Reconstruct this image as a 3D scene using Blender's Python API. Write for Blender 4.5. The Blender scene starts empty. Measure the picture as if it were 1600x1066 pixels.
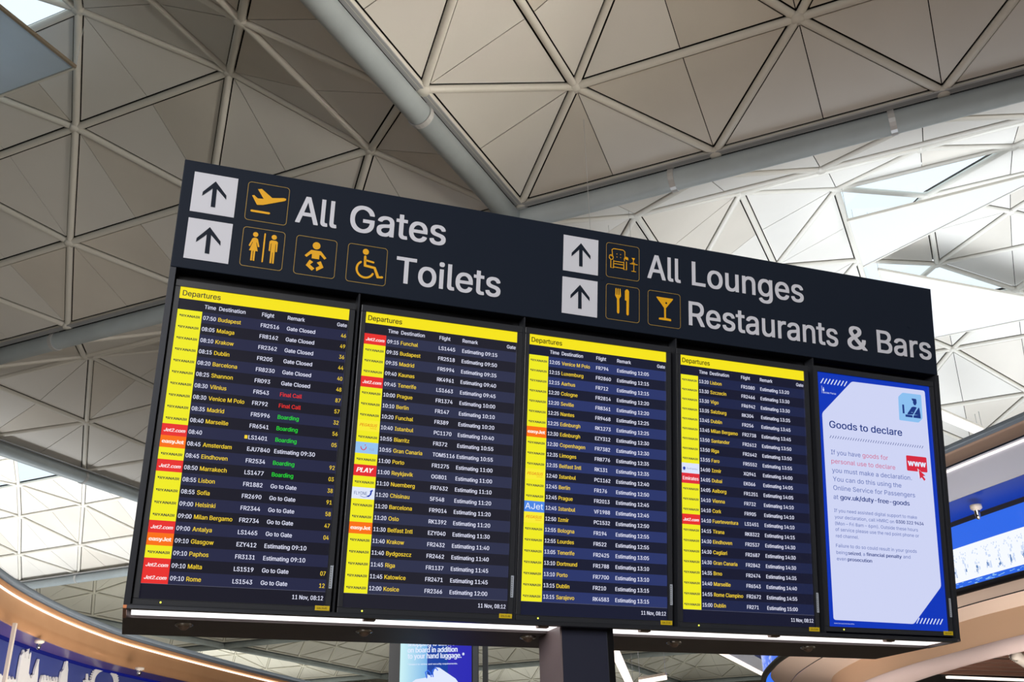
import bpy, bmesh, math, os, random
from mathutils import Vector, Matrix

random.seed(7)
S = bpy.context.scene
COL = S.collection
EYE = 1.6                       # camera height above the floor; all layout below is in metres relative to the camera

# ------------------------------------------------------------------ camera
F_PX = 1575.0
R = ((9.99785362e-01, 2.07178731e-02, 0.0),
     (8.75335280e-03, -4.22411797e-01, -9.06361767e-01),
     (-1.87778881e-02, 9.06167227e-01, -4.22502482e-01))
RM = Matrix(R)
cam_d = bpy.data.cameras.new('camera')
cam_d.sensor_width = 36.0
cam_d.lens = F_PX / 1600 * 36.0
cam_d.clip_end = 500
cam = bpy.data.objects.new('camera', cam_d)
COL.objects.link(cam)
cam.matrix_world = Matrix.Translation((0, 0, EYE)) @ RM.to_4x4()
S.camera = cam

# ------------------------------------------------------------------ colour handling, world
S.view_settings.view_transform = 'Standard'
S.view_settings.look = 'None'
S.view_settings.exposure = 0.0
S.view_settings.gamma = 1.0
S.view_settings.use_curve_mapping = False
wd = bpy.data.worlds.new('overcast_sky')
S.world = wd
wd.use_nodes = True
wd.node_tree.nodes['Background'].inputs[0].default_value = (0.93, 0.97, 1.0, 1)
wd.node_tree.nodes['Background'].inputs[1].default_value = 1.25

# ------------------------------------------------------------------ bay grid of the hall roof
OX, OY = 0.28553805, 15.98212114
E1 = Vector((0.4121432, 0.91111908, 0)); E2 = Vector((-0.91111908, 0.4121432, 0))
def grid(a, b, z):
    return Vector((OX + E1.x * a + E2.x * b, OY + E1.y * a + E2.y * b, z))

def area(name, loc, size, power, color, target=None, spread=180, sy=None, rz=0):
    l = bpy.data.lights.new(name, 'AREA')
    l.shape = 'RECTANGLE'; l.size = size; l.size_y = sy or size
    l.energy = power; l.color = color; l.spread = math.radians(spread)
    o = bpy.data.objects.new(name, l); COL.objects.link(o)
    p = Vector(loc) + Vector((0, 0, EYE)); o.location = p
    if target is not None:
        d = Vector(target) + Vector((0, 0, EYE)) - p
        o.rotation_euler = d.to_track_quat('-Z', 'Y').to_euler()
    return o
BAYROT = math.atan2(E1.y, E1.x)
def uplight(a, b, power, color, size=14, spread=70, z=3.2):
    o = area('uplight', grid(a, b, z), size, power, color, spread=spread)
    o.rotation_euler = Matrix.Rotation(BAYROT, 4, 'Z').to_euler()
    o.matrix_world = Matrix.Translation(o.location) @ Matrix.Rotation(BAYROT, 4, 'Z') @ Matrix.Rotation(math.pi, 4, 'X')
WARM = (1.0, 0.90, 0.78); NEUT = (1.0, 0.985, 0.95); COOL = (0.97, 0.975, 1.0)
uplight(-9.4, 9.2, 40, (0.93, 1.0, 0.90), size=18, spread=110)      # bay over the left of the picture
uplight(-9.4, -9.0, 92, (1.0, 0.66, 0.34), size=17, spread=110)     # bay over the camera
uplight(9.9, -8.9, 1200, (0.86, 0.93, 1.0), size=16, spread=76)      # bright bay beyond the sign
uplight(9.3, 9.7, 25, NEUT, size=17)
uplight(9.4, 28.4, 1900, (0.95, 0.98, 1.0), size=18, spread=72)
FARC = (0.98, 1.0, 0.88)
for a_, b_, p_ in ((28.1, 9.7, 420), (28.1, 28.4, 460), (28.1, -8.8, 330), (28.1, 47, 400), (46.8, 28.4, 330), (46.8, 47, 1000), (46.8, 9.7, 300), (65.5, 9.7, 300), (65.5, 28.4, 550), (65.5, -8.8, 300)):
    uplight(a_, b_, p_, FARC, size=16)
area('ceiling_fill_spot', grid(-4.2, -12, 2.6), 2.0, 66, (1.0, 0.94, 0.84), target=grid(-5.0, -.7, 10), sy=2.0, spread=45)  # added fill, brightens the ceiling facets beside the near roof tube
area('front_fill', (-2.5, -7.0, 3.0), 8, 275, (1.0, 0.98, 0.97), target=(0.5, 4, 1.4), sy=4, spread=90)  # added fill behind the camera for the front of the board
area('side_fill', grid(12, -33, 7.6), 12, 1900, (1.0, 0.94, 0.84), target=grid(-5, -1, 9.8), sy=4)  # unseen side lamp added to brighten ceiling facets that face right
area('canopy_fill', (3.0, 6.2, -1.3), 3, 50, (1.0, 0.93, 0.88), target=(4.4, 9.6, 1.2), sy=3, spread=60)  # added fill from floor level for the beige bulkhead
area('canopy_fill', (1.6, 10.6, -1.3), 3, 34, (1.0, 0.93, 0.88), target=(3.8, 12.6, 1.1), sy=3, spread=60)  # second added fill, for the rounded end of the bulkhead
area('canopy_fill', (-3.2, 12.5, -1.3), 5, 190, (1.0, 0.92, 0.84), target=(-6.6, 15.0, 1.4), sy=3, spread=80)  # added fill from floor level for the copper fascia and blue wall

# ------------------------------------------------------------------ helpers
def lin(c):
    return tuple(((v / 255 / 12.92) if v / 255 <= 0.04045 else ((v / 255 + 0.055) / 1.055) ** 2.4) for v in c)
def mat(name, rgb, rough=0.5, metal=0.0, spec=0.5, noise=0.0, nscale=3.0, bump=0.0, bscale=40.0):
    m = bpy.data.materials.new(name); m.use_nodes = True
    nt = m.node_tree; b = nt.nodes['Principled BSDF']
    c = lin(rgb) + (1,)
    b.inputs['Base Color'].default_value = c
    b.inputs['Roughness'].default_value = rough; b.inputs['Metallic'].default_value = metal
    b.inputs['Specular IOR Level'].default_value = spec
    tc = nt.nodes.new('ShaderNodeTexCoord')
    if noise:
        n = nt.nodes.new('ShaderNodeTexNoise'); n.inputs['Scale'].default_value = nscale; n.inputs['Detail'].default_value = 5
        nt.links.new(tc.outputs['Object'], n.inputs['Vector'])
        r = nt.nodes.new('ShaderNodeValToRGB')
        r.color_ramp.elements[0].position = 0.3; r.color_ramp.elements[1].position = 0.7
        r.color_ramp.elements[0].color = tuple(v * (1 - noise) for v in c[:3]) + (1,)
        r.color_ramp.elements[1].color = tuple(min(1, v * (1 + noise * 0.6)) for v in c[:3]) + (1,)
        nt.links.new(n.outputs['Fac'], r.inputs['Fac']); nt.links.new(r.outputs['Color'], b.inputs['Base Color'])
    if bump:
        n = nt.nodes.new('ShaderNodeTexNoise'); n.inputs['Scale'].default_value = bscale
        nt.links.new(tc.outputs['Object'], n.inputs['Vector'])
        bp = nt.nodes.new('ShaderNodeBump'); bp.inputs['Strength'].default_value = bump; bp.inputs['Distance'].default_value = 0.01
        nt.links.new(n.outputs['Fac'], bp.inputs['Height']); nt.links.new(bp.outputs['Normal'], b.inputs['Normal'])
    return m
def emis(name, rgb, k=1.0, gloss=0.0, rough=0.2):
    m = bpy.data.materials.new(name); m.use_nodes = True
    b = m.node_tree.nodes['Principled BSDF']
    b.inputs['Base Color'].default_value = (0.01, 0.01, 0.012, 1)
    b.inputs['Roughness'].default_value = rough; b.inputs['Specular IOR Level'].default_value = gloss
    b.inputs['Emission Color'].default_value = lin(rgb) + (1,); b.inputs['Emission Strength'].default_value = k
    return m

M = {}
M['panel'] = mat('ceiling_panel_paint', (226, 222, 215), 0.55, noise=0.07, nscale=0.35)
M['panel_b'] = mat('ceiling_panel_paint_aged', (218, 211, 200), 0.5, noise=0.09, nscale=0.5)
M['rib'] = mat('rib_paint', (226, 222, 212), 0.4)
M['deck'] = mat('roof_deck_dark', (16, 14, 12), 0.9)
M['tube'] = mat('tube_grey_paint', (186, 196, 200), 0.4, noise=0.12, nscale=1.2)
M['gutter'] = mat('gutter_metal', (190, 190, 192), 0.3, metal=0.5)
M['bracket'] = mat('bracket_steel', (205, 205, 205), 0.35, metal=0.3)
M['fabric'] = mat('reflector_fabric', (215, 225, 235), 0.6, noise=0.05, nscale=2)
M['fabric2'] = mat('reflector_fabric_white', (240, 240, 243), 0.6)
for _k in ('fabric', 'fabric2'):
    _n = M[_k].node_tree; _t = _n.nodes.new('ShaderNodeBsdfTranslucent'); _t.inputs[0].default_value = (.75, .82, .88, 1); _m = _n.nodes.new('ShaderNodeMixShader'); _m.inputs[0].default_value = .45 if _k == 'fabric' else .2
    _n.links.new(_n.nodes['Principled BSDF'].outputs[0], _m.inputs[1]); _n.links.new(_t.outputs[0], _m.inputs[2]); _n.links.new(_m.outputs[0], _n.nodes['Material Output'].inputs[0])
M['edge'] = mat('reflector_edge', (160, 145, 125), 0.5)
M['floor'] = mat('floor_terrazzo', (120, 108, 92), 0.35, noise=0.1, nscale=6)
M['wall'] = mat('wall_paint', (196, 194, 190), 0.6, noise=0.05, nscale=0.4)
M['navy'] = mat('sign_navy', (33, 40, 53), 0.45, spec=0.12)
M['tile'] = mat('sign_white', (226, 227, 236), 0.5)
M['sym'] = mat('sign_yellow', (252, 186, 20), 0.5)
M['symline'] = mat('sign_yellow_line', (176, 146, 70), 0.5)
M['black'] = mat('casing_black', (12, 12, 15), 0.35)
M['bezel'] = mat('bezel_charcoal', (48, 50, 55), 0.35, spec=0.6)
M['rim'] = mat('rim_dark_steel', (62, 64, 70), 0.3, metal=0.5)
M['soffit'] = mat('soffit_dark', (92, 82, 82), 0.5, noise=0.08, nscale=8)
M['column'] = mat('column_navy', (44, 46, 62), 0.4)
M['column_lit'] = mat('column_side_lit', (120, 106, 106), 0.45)  # lighter column tone, with the strip's light put into the colour
M['chrome'] = mat('chrome', (200, 195, 190), 0.15, metal=1.0)
M['glow'] = emis('lamp_white', (255, 250, 250), 1.6)
M['led'] = emis('led_line', (255, 238, 225), 1.8)
M['copper'] = mat('copper_polished', (252, 190, 140), 0.18, metal=0.55, noise=0.08, nscale=1.5, bump=0.12, bscale=2.0)
M['copper_dull'] = mat('copper_dull', (190, 120, 80), 0.35, metal=0.8)
M['silver'] = mat('silver_polished', (236, 238, 255), 0.2, metal=0.2, bump=0.15, bscale=2.5)
M['bronze'] = mat('bronze_trim', (160, 138, 124), 0.4, metal=0.4)
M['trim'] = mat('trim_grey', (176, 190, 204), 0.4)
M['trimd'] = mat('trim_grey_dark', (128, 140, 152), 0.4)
M['blue'] = mat('blue_wall', (62, 74, 138), 0.45)
M['bluesof'] = mat('blue_soffit', (96, 76, 132), 0.3)
M['blueled'] = emis('blue_led', (14, 34, 170), 0.35)
M['cut'] = mat('skyline_white', (225, 224, 222), 0.5)
M['beige'] = mat('bulkhead_beige', (226, 200, 180), 0.55, noise=0.02)
M['tan'] = mat('bulkhead_tan', (212, 172, 138), 0.55)
M['lip'] = mat('bulkhead_lip', (232, 208, 200), 0.5)
M['slat'] = mat('timber_slat', (150, 108, 90), 0.5, noise=0.1)
M['dark'] = mat('void_dark', (22, 18, 20), 0.8)
M['cream'] = mat('cream_metal', (220, 208, 194), 0.4)
M['scrblue'] = emis('video_blue', (44, 104, 232), 1.0, 0.3)
M['scrwhite'] = emis('video_white', (246, 250, 255), 1.0, 0.3)
M['scrdark'] = emis('video_smear', (206, 220, 246), 1.0)
M['scrdark2'] = emis('video_smear_dark', (104, 138, 190), 1.0)
M['scrviolet'] = emis('video_violet', (76, 96, 214), 1.0)
# skylight glass
g = bpy.data.materials.new('skylight_glass'); g.use_nodes = True
nt = g.node_tree; nt.nodes.clear()
out = nt.nodes.new('ShaderNodeOutputMaterial'); mx = nt.nodes.new('ShaderNodeMixShader')
tr = nt.nodes.new('ShaderNodeBsdfTransparent'); gl = nt.nodes.new('ShaderNodeBsdfGlossy')
tr.inputs[0].default_value = (0.93, 0.98, 1, 1); gl.inputs['Roughness'].default_value = 0.05; mx.inputs[0].default_value = 0.06
nt.links.new(tr.outputs[0], mx.inputs[1]); nt.links.new(gl.outputs[0], mx.inputs[2]); nt.links.new(mx.outputs[0], out.inputs[0])
M['glass'] = g

class MB:
    def __init__(s): s.v = []; s.f = []
    def add(s, vs, fs):
        n = len(s.v); s.v += [Vector(v) for v in vs]; s.f += [tuple(i + n for i in f) for f in fs]; return s
    def quad(s, a, b, c, d): return s.add([a, b, c, d], [(0, 1, 2, 3)])
    def hexa(s, p):          # 8 corners: bottom 4, top 4
        return s.add(p, [(3, 2, 1, 0), (4, 5, 6, 7), (0, 1, 5, 4), (1, 2, 6, 5), (2, 3, 7, 6), (3, 0, 4, 7)])
    def box(s, c, x, y, z, hx, hy, hz):
        c = Vector(c); p = []
        for k in (-1, 1):
            for a, b in ((-1, -1), (1, -1), (1, 1), (-1, 1)):
                p.append(c + x * (a * hx) + y * (b * hy) + z * (k * hz))
        return s.hexa(p)
    def tube(s, a, b, r, n=12, r2=None, cap=True):
        a = Vector(a); b = Vector(b); d = (b - a).normalized(); r2 = r if r2 is None else r2
        u = d.cross(Vector((0, 0, 1)));
        if u.length < 1e-4: u = Vector((1, 0, 0))
        u.normalize(); w = d.cross(u)
        vs = []
        for p, rr in ((a, r), (b, r2)):
            for i in range(n):
                t = 2 * math.pi * i / n; vs.append(p + u * (math.cos(t) * rr) + w * (math.sin(t) * rr))
        fs = [(i, (i + 1) % n, n + (i + 1) % n, n + i) for i in range(n)]
        if cap: fs += [tuple(range(n - 1, -1, -1)), tuple(range(n, 2 * n))]
        return s.add(vs, fs)
    def lathe(s, c, axis, prof, n=20):     # prof: (radius, distance along axis)
        axis = Vector(axis).normalized(); u = axis.cross(Vector((0.3, 1, 0.2))).normalized(); w = axis.cross(u); c = Vector(c)
        vs = []
        for r, h in prof:
            for i in range(n):
                t = 2 * math.pi * i / n; vs.append(c + axis * h + u * (math.cos(t) * r) + w * (math.sin(t) * r))
        fs = []
        for k in range(len(prof) - 1):
            for i in range(n):
                fs.append((k * n + i, k * n + (i + 1) % n, (k + 1) * n + (i + 1) % n, (k + 1) * n + i))
        return s.add(vs, fs)
    def loft(s, rows, thick=None):         # rows: equal-length polylines
        n = len(rows[0]); vs = [p for r in rows for p in r]; fs = []
        for k in range(len(rows) - 1):
            for i in range(n - 1):
                fs.append((k * n + i, k * n + i + 1, (k + 1) * n + i + 1, (k + 1) * n + i))
        return s.add(vs, fs)
    def build(s, name, m, parent=None, smooth=False, kind=None, label=None, origin=None):
        me = bpy.data.meshes.new(name)
        off = Vector((0, 0, EYE))
        if parent is not None: base = Vector(parent['_o'])
        else: base = Vector(origin) if origin is not None else Vector((0, 0, -EYE))
        me.from_pydata([tuple(v - base) for v in s.v], [], s.f)
        me.materials.append(m)
        if smooth:
            for p in me.polygons: p.use_smooth = True
        me.update()
        o = bpy.data.objects.new(name, me); COL.objects.link(o)
        if parent is not None:
            o.parent = parent; o['_o'] = tuple(base)
        else:
            o.location = base + off; o['_o'] = tuple(base)
        if kind: o['kind'] = kind
        if label: o['label'] = label
        return o
def root(name, loc, label=None, cat=None, group=None, kind=None):
    o = bpy.data.objects.new(name, None); COL.objects.link(o)
    o.empty_display_size = 0.1
    o.location = Vector(loc) + Vector((0, 0, EYE)); o['_o'] = tuple(Vector(loc))
    tag(o, label, cat, group, kind); return o
def tag(o, label=None, cat=None, group=None, kind=None):
    if label: o['label'] = label
    if cat: o['category'] = cat
    if group: o['group'] = group
    if kind: o['kind'] = kind
    return o
def bevel(o, w=0.01, n=2):
    b = o.modifiers.new('bevel', 'BEVEL'); b.width = w; b.segments = n; b.limit_method = 'ANGLE'; return o

# ------------------------------------------------------------------ lettering and flat print
try:
    FONT = bpy.data.fonts.load(os.path.join(bpy.utils.system_resource('DATAFILES'), 'fonts', 'Inter.woff2')); CAPH = 0.0
except Exception:
    FONT = None
from mathutils.geometry import delaunay_2d_cdt, interpolate_bezier
_gc = {}
def outlines(s, res):
    c = bpy.data.curves.new('t', 'FONT'); c.body = s
    if FONT: c.font = FONT
    o = bpy.data.objects.new('t', c); COL.objects.link(o)
    dg = bpy.context.evaluated_depsgraph_get(); cu = o.evaluated_get(dg).to_curve(dg); out = []
    for sp in cu.splines:
        P = sp.bezier_points; n = len(P); L = []
        for i in range(n):
            a = P[i]; b_ = P[(i + 1) % n]
            straight = (a.co - b_.co).length < 1e-6 or (abs((b_.co - a.co).xy.cross((a.handle_right - a.co).xy)) < 1e-7 and abs((b_.co - a.co).xy.cross((b_.handle_left - b_.co).xy)) < 1e-7)
            pts = [a.co] if straight else interpolate_bezier(a.co, a.handle_right, b_.handle_left, b_.co, res + 1)[:-1]
            for q in pts:
                if not L or (Vector((q.x, q.y)) - L[-1]).length > 2e-5: L.append(Vector((q.x, q.y)))
        if len(L) > 1 and (L[0] - L[-1]).length < 2e-5: L.pop()
        if len(L) > 2: out.append(L)
    bpy.data.objects.remove(o); bpy.data.curves.remove(c); return out
def _xmax(s):
    return max(p.x for L in outlines(s, 1) for p in L)
def glyph(ch, res):
    """filled outline of one character (non-zero winding), and its advance"""
    k = (ch, res)
    if k in _gc: return _gc[k]
    if 'HH' not in _gc: _gc['HH'] = _xmax('HH')
    adv = _xmax('H' + ch + 'H') - _gc['HH']
    Ls = outlines(ch, res) if ch != ' ' else []
    if not Ls:
        _gc[k] = ([], [], adv); return _gc[k]
    vs = []; es = []
    for L in Ls:
        n = len(vs); m = len(L); vs += L; es += [(n + i, n + (i + 1) % m) for i in range(m)]
    V, E, Fc, _, _, _ = delaunay_2d_cdt(vs, es, [], 0, 1e-6, False)
    keep = []
    for t in Fc:
        if len(t) != 3: continue
        x = sum(V[i].x for i in t) / 3; y = sum(V[i].y for i in t) / 3; wn = 0
        for L in Ls:
            p = L[-1]
            for q in L:
                if (p.y <= y) != (q.y <= y):
                    if p.x + (y - p.y) / (q.y - p.y) * (q.x - p.x) > x: wn += 1 if q.y > p.y else -1
                p = q
        if wn: keep.append(tuple(t))
    used = sorted({i for t in keep for i in t}); mp = {o: n for n, o in enumerate(used)}
    _gc[k] = ([(V[i].x, V[i].y) for i in used], [tuple(mp[i] for i in t) for t in keep], adv); return _gc[k]
CAP = max(v[1] for v in glyph('H', 1)[0])
for _ch in 'ABCDEFGHIJKLMNOPQRSTUVWXYZabcdefghijklmnopqrstuvwxyz0123456789:,.&-/()*\u2013 ':
    glyph(_ch, 2)
for _ch in set('AllGatesToiletsLoungesRestaurants&BarsDeparturesGoodstodeclare '):
    glyph(_ch, 8 if _ch in 'AGatesToilLungRr&B' else 5)
def text(mb, fn, s, u, v, cap, width=None, right=False, bold=0.0, cond=0.9, res=2, shear=0.0, w=0.002):
    x = 0; items = []
    for ch in s:
        vs, fs, adv = glyph(ch, res); items.append((x, vs, fs)); x += adv
    al = [x0 + p[0] + p[1] * shear for x0, vs, fs in items for p in vs]
    if not al: return
    xa, xb = min(al) - bold, max(al) + bold
    ky = cap / CAP; kx = (width / (xb - xa)) if width else ky * cond
    ou = u - (xb - xa) * kx if right else u
    if bold == 0: sh = [(0, 0)]
    elif res <= 3: sh = [(-bold, 0), (bold, 0)]
    else: sh = [(-bold, -bold * .6), (bold, -bold * .6), (-bold, bold * .6), (bold, bold * .6), (0, 0)]
    if bold > .028: sh.append((0, 0))
    for n, (dx, dy) in enumerate(sh):
        for x0, vs, fs in items:
            if vs: mb.add([fn(ou + (x0 + a + dx + (b_ + dy) * shear - xa) * kx, v + (b_ + dy) * ky, w + n * .00004) for a, b_ in vs], fs)
def shapes(mb, fn, polys, w=0.002):        # filled 2D outlines, inner outlines are holes
    c = bpy.data.curves.new('s', 'CURVE'); c.dimensions = '2D'; c.fill_mode = 'BOTH'
    for pl in polys:
        sp = c.splines.new('POLY'); sp.points.add(len(pl) - 1)
        for i, p in enumerate(pl): sp.points[i].co = (p[0] * 100, p[1] * 100, 0, 1)
        sp.use_cyclic_u = True
    o = bpy.data.objects.new('s', c); me = bpy.data.meshes.new_from_object(o)
    mb.add([fn(v.co.x / 100, v.co.y / 100, w) for v in me.vertices], [tuple(p.vertices) for p in me.polygons])
    bpy.data.objects.remove(o); bpy.data.curves.remove(c); bpy.data.meshes.remove(me)
def circ(cx, cy, r, n=24, ry=None):
    return [(cx + r * math.cos(2 * math.pi * i / n), cy + (ry or r) * math.sin(2 * math.pi * i / n)) for i in range(n)]
def rrect(x0, y0, x1, y1, r, n=5):
    p = []
    for cx, cy, a in ((x1 - r, y1 - r, 0), (x0 + r, y1 - r, 90), (x0 + r, y0 + r, 180), (x1 - r, y0 + r, 270)):
        for i in range(n + 1):
            t = math.radians(a + 90 * i / n); p.append((cx + r * math.cos(t), cy + r * math.sin(t)))
    return p
def thick(pts, w):                          # open polyline to outline with rounded ends
    L = []; Rr = []; n = len(pts)
    for i in range(n):
        a = Vector(pts[max(0, i - 1)]); b = Vector(pts[min(n - 1, i + 1)]); d = (b - a).normalized(); nn = Vector((-d.y, d.x)) * w / 2
        p = Vector(pts[i])
        if 0 < i < n - 1:
            d1 = (p - a).normalized(); d2 = (b - p).normalized(); c = max(0.5, math.sqrt(max(0, (1 + d1.dot(d2)) / 2))); nn /= c
        L.append(tuple(p + nn)); Rr.append(tuple(p - nn))
    def cap(p, q, k=5):
        c = (Vector(p) + Vector(q)) / 2; v = Vector(p) - c; o = []
        for i in range(1, k):
            t = -math.pi * i / k; o.append(tuple(c + Vector((v.x * math.cos(t) - v.y * math.sin(t), v.x * math.sin(t) + v.y * math.cos(t)))))
        return o
    return L + cap(L[-1], Rr[-1]) + Rr[::-1] + cap(Rr[0], L[0])

# ------------------------------------------------------------------ floor
MB().box((0, 20, -EYE - 0.1), Vector((1, 0, 0)), Vector((0, 1, 0)), Vector((0, 0, 1)), 130, 130, 0.1).build('floor', M['floor'], kind='structure')

# ------------------------------------------------------------------ roof
H = 10.0
DZ = [0, .72, 1.78, 2.42, 2.76, 2.85]
def inview(p, m=140):
    c = RM.transposed() @ Vector(p)
    if c.z > -1: return False
    x = 800 + F_PX * c.x / -c.z; y = 533 - F_PX * c.y / -c.z
    return -m < x < 1600 + m and -m < y < 1066 + m
def behind_sign(p):             # well inside the outline of the board: nothing of it can be seen
    c = RM.transposed() @ Vector(p)
    if c.z > -1: return False
    x = 800 + F_PX * c.x / -c.z; y = 533 - F_PX * c.y / -c.z
    return 360 < x < 1380 and (250 + .171 * (x - 289) + 90) < y < 880
rib_me = None
def rib_mesh():
    global rib_me
    if rib_me: return rib_me
    n = 8; vs = []; fs = []
    for x in (0, 1):
        for i in range(n):
            t = 2 * math.pi * i / n; vs.append((x, math.cos(t) * 0.067, math.sin(t) * 0.067))
    fs = [(i, n + i, n + (i + 1) % n, (i + 1) % n) for i in range(n)]
    rib_me = bpy.data.meshes.new('rib'); rib_me.from_pydata(vs, [], fs); rib_me.materials.append(M['rib'])
    for p in rib_me.polygons: p.use_smooth = True
    return rib_me
def inset_tri(A, B, C, dAB, dBC, dCA, drop):
    """triangle in 3D moved in from its edges by the given distances"""
    n = (B - A).cross(C - A).normalized()
    if n.z > 0: n = -n
    x = (B - A).normalized(); y = n.cross(x)
    P = [Vector(((p - A).dot(x), (p - A).dot(y))) for p in (A, B, C)]
    cen = (P[0] + P[1] + P[2]) / 3
    L = []
    for i, d in ((0, dAB), (1, dBC), (2, dCA)):
        a, b = P[i], P[(i + 1) % 3]; t = (b - a).normalized(); nn = Vector((-t.y, t.x))
        if (cen - a).dot(nn) < 0: nn = -nn
        L.append((a + nn * d, t))
    def inter(l1, l2):
        (p, r), (q, s) = l1, l2; den = r.x * s.y - r.y * s.x
        k = ((q.x - p.x) * s.y - (q.y - p.y) * s.x) / den; return p + r * k
    Q = [inter(L[2], L[0]), inter(L[0], L[1]), inter(L[1], L[2])]
    return [A + x * q.x + y * q.y + n * drop for q in Q], n
def slab(mb, tri, n, t=0.02):
    a, b, c = tri; u = -n * t
    return mb.add([a, b, c, a + u, b + u, c + u], [(0, 1, 2), (5, 4, 3), (0, 3, 4, 1), (1, 4, 5, 2), (2, 5, 3, 0)])
def bay(a0, b0, near=True, label=None):
    base = grid(a0 + 9, b0 + 9, H)
    r = root('ceiling', base, kind='structure')
    if label: r['label'] = label
    def node(q, k, m):
        a_ = 1.8 * k + 3.6 * m; b = 1.8 * k
        x, y = [(a_, b), (18 - b, a_), (18 - a_, 18 - b), (b, 18 - a_)][q]
        return (round(x, 2), round(y, 2), DZ[k])
    def W(t): return grid(a0 + t[0], b0 + t[1], H + t[2])
    edges = {}; far_p = MB(); far_r = MB(); deck = MB(); nodes = {}
    for q in range(4):
        for k in range(5):
            for m in range(5 - k):
                tris = [(node(q, k, m), node(q, k, m + 1), node(q, k + 1, m))]
                if m < 4 - k: tris.append((node(q, k + 1, m + 1), node(q, k + 1, m), node(q, k, m + 1)))
                for ti, (B1, B2, A1) in enumerate(tris):
                    A, B, C = W(A1), W(B1), W(B2)
                    for e in ((A1, B1), (B1, B2), (B2, A1)):
                        edges[tuple(sorted(e))] = 1
                    sky = (k == 3 and ti == 0)
                    vis = near and any(inview(p) for p in (A, B, C)) and not all(behind_sign(p) for p in (A, B, C))
                    if sky:
                        tri, n = inset_tri(A, B, C, .03, .03, .03, 0.0)
                        slab(MB(), tri, n, 0.01).build('skylight_pane', M['glass'], r)
                        continue
                    up = Vector((0, 0, .13))
                    deck.add([A + up, B + up, C + up], [(0, 1, 2)])
                    Mid = (B + C) / 2
                    for X in (B, C):
                        # half panel: apex A, base end X, base middle
                        tri, n = inset_tri(A, X, Mid, .090, .090, .008, -0.01 + random.uniform(-.004, .004))
                        if vis:
                            slab(MB(), tri, n).build('panel', M['panel' if random.random() < .7 else 'panel_b'], r)
                        else: slab(far_p, tri, n)
    if far_p.v: far_p.build('panel_field', M['panel'], r, kind='stuff')
    deck.build('roof_deck', M['deck'], r, kind='stuff')
    for e in edges:
        A, B = W(e[0]), W(e[1])
        if near and (inview(A) or inview(B)) and not (behind_sign(A) and behind_sign(B)):
            o = bpy.data.objects.new('rib', rib_mesh()); COL.objects.link(o); o.parent = r
            d = B - A; x = d.normalized(); y = Vector((0, 0, 1)).cross(x).normalized(); z = x.cross(y)
            mt = Matrix((x, y, z)).transposed().to_4x4()
            o.matrix_local = Matrix.Translation(A - base) @ mt @ Matrix.Diagonal((d.length, 1, 1, 1))
            nodes[e[0]] = A; nodes[e[1]] = B
        else: far_r.tube(A, B, .074, 6, cap=False)
    if far_r.v: far_r.build('rib_field', M['rib'], r, smooth=True, kind='stuff')
    nb = MB()
    for t, p in nodes.items():
        nb.lathe(p, (0, 0, -1), [(0.0, -.05), (.10, -.05), (.115, .03), (.09, .076), (.0, .08)], 12)
    if nb.v: nb.build('node_plate', M['rib'], r, smooth=True, kind='stuff')
    return r
bay(-18.4, .2, True, 'grey triangulated ceiling bay at the upper left')
bay(-18.4, -18.1, True, 'beige triangulated ceiling bay at the upper right')
bay(.2, -17.75, True, 'bright white ceiling bay with skylights at the right')
bay(.3, .65, True, 'ceiling bay beyond the long tube at the left')
bay(.4, 19.4, True, 'bright cream ceiling bay low at the left')
for a0, b0 in [(a_, b_) for a_ in (-37.1, -18.4, .3, 19.1, 37.85, 56.6, 75.3) for b_ in (-36.8, -18.0, .65, 19.4, 38.1)
               if (a_, b_) not in ((-18.4, -18.0), (-18.4, .65), (.3, -18.0), (.3, .65), (.3, 19.4))]:
    bay(a0, b0, False)

# closing strips over the gaps between bays, and the hall's outer walls
cv = MB()
Z1 = Vector((0, 0, 1))
for a_ in (-37.3, -18.6, 0, 18.75, 37.5, 56.2, 75, 93.6): cv.box(grid(a_, 10, 10.2), E1, E2, Z1, .5, 48, .02)
for b_ in (-37.2, -18.3, .25, 19.0, 37.75, 56.4): cv.box(grid(28, b_, 10.22), E1, E2, Z1, 67, .3 if abs(b_ - .25) < .1 else .5, .02)
cv.build('ceiling_cover_strips', M['deck'], kind='structure')
for nm, c, hx, hy in (('wall_back', (-37.6, 10), .15, 48), ('wall_front', (93.9, 10), .15, 48), ('wall_right', (28, -37.6), 66, .15), ('wall_left', (28, 56.7), 66, .15)):
    MB().box(grid(c[0], c[1], 4.3), E1, E2, Z1, hx, hy, 5.9).build(nm, M['wall'], kind='structure')

# tubes, gutters and brackets along the bay lines
def tube_line(p, q, label, r=.19, group=None, near=False):
    t = root('roof_tube', (Vector(p) + Vector(q)) / 2, label, 'beam', group)
    MB().tube(p, q, r, 24).build('tube', M['tube'], t, smooth=True)
    d = Vector(q) - Vector(p); L = d.length; d.normalize(); s = d.cross(Vector((0, 0, 1))).normalized(); up = Vector((0, 0, 1))
    c = (Vector(p) + Vector(q)) / 2
    sd = s if (c + s * 3).xy.length < c.xy.length else -s
    MB().box(c + up * .17 + sd * .2, d, s, up, L / 2, .06, .015).build('gutter', M['gutter'], t)
    if near:
        n = int(L / 3.6)
        for i in range(n + 1):
            a = Vector(p) + d * (i * 3.6 + .3)
            if inview(a, 60):
                b = MB(); b.lathe(a, d, [(r + .001, -.05), (r + .02, -.05), (r + .02, .05), (r + .001, .05)], 20)
                b.tube(a + up * .2, a + up * .27, .03, 8); b.tube(a - s * .2, a - s * .26 + up * .24, .015, 6)
                b.build('clamp', M['bracket'], t, smooth=False)
    return t
TZ = 9.78
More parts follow.
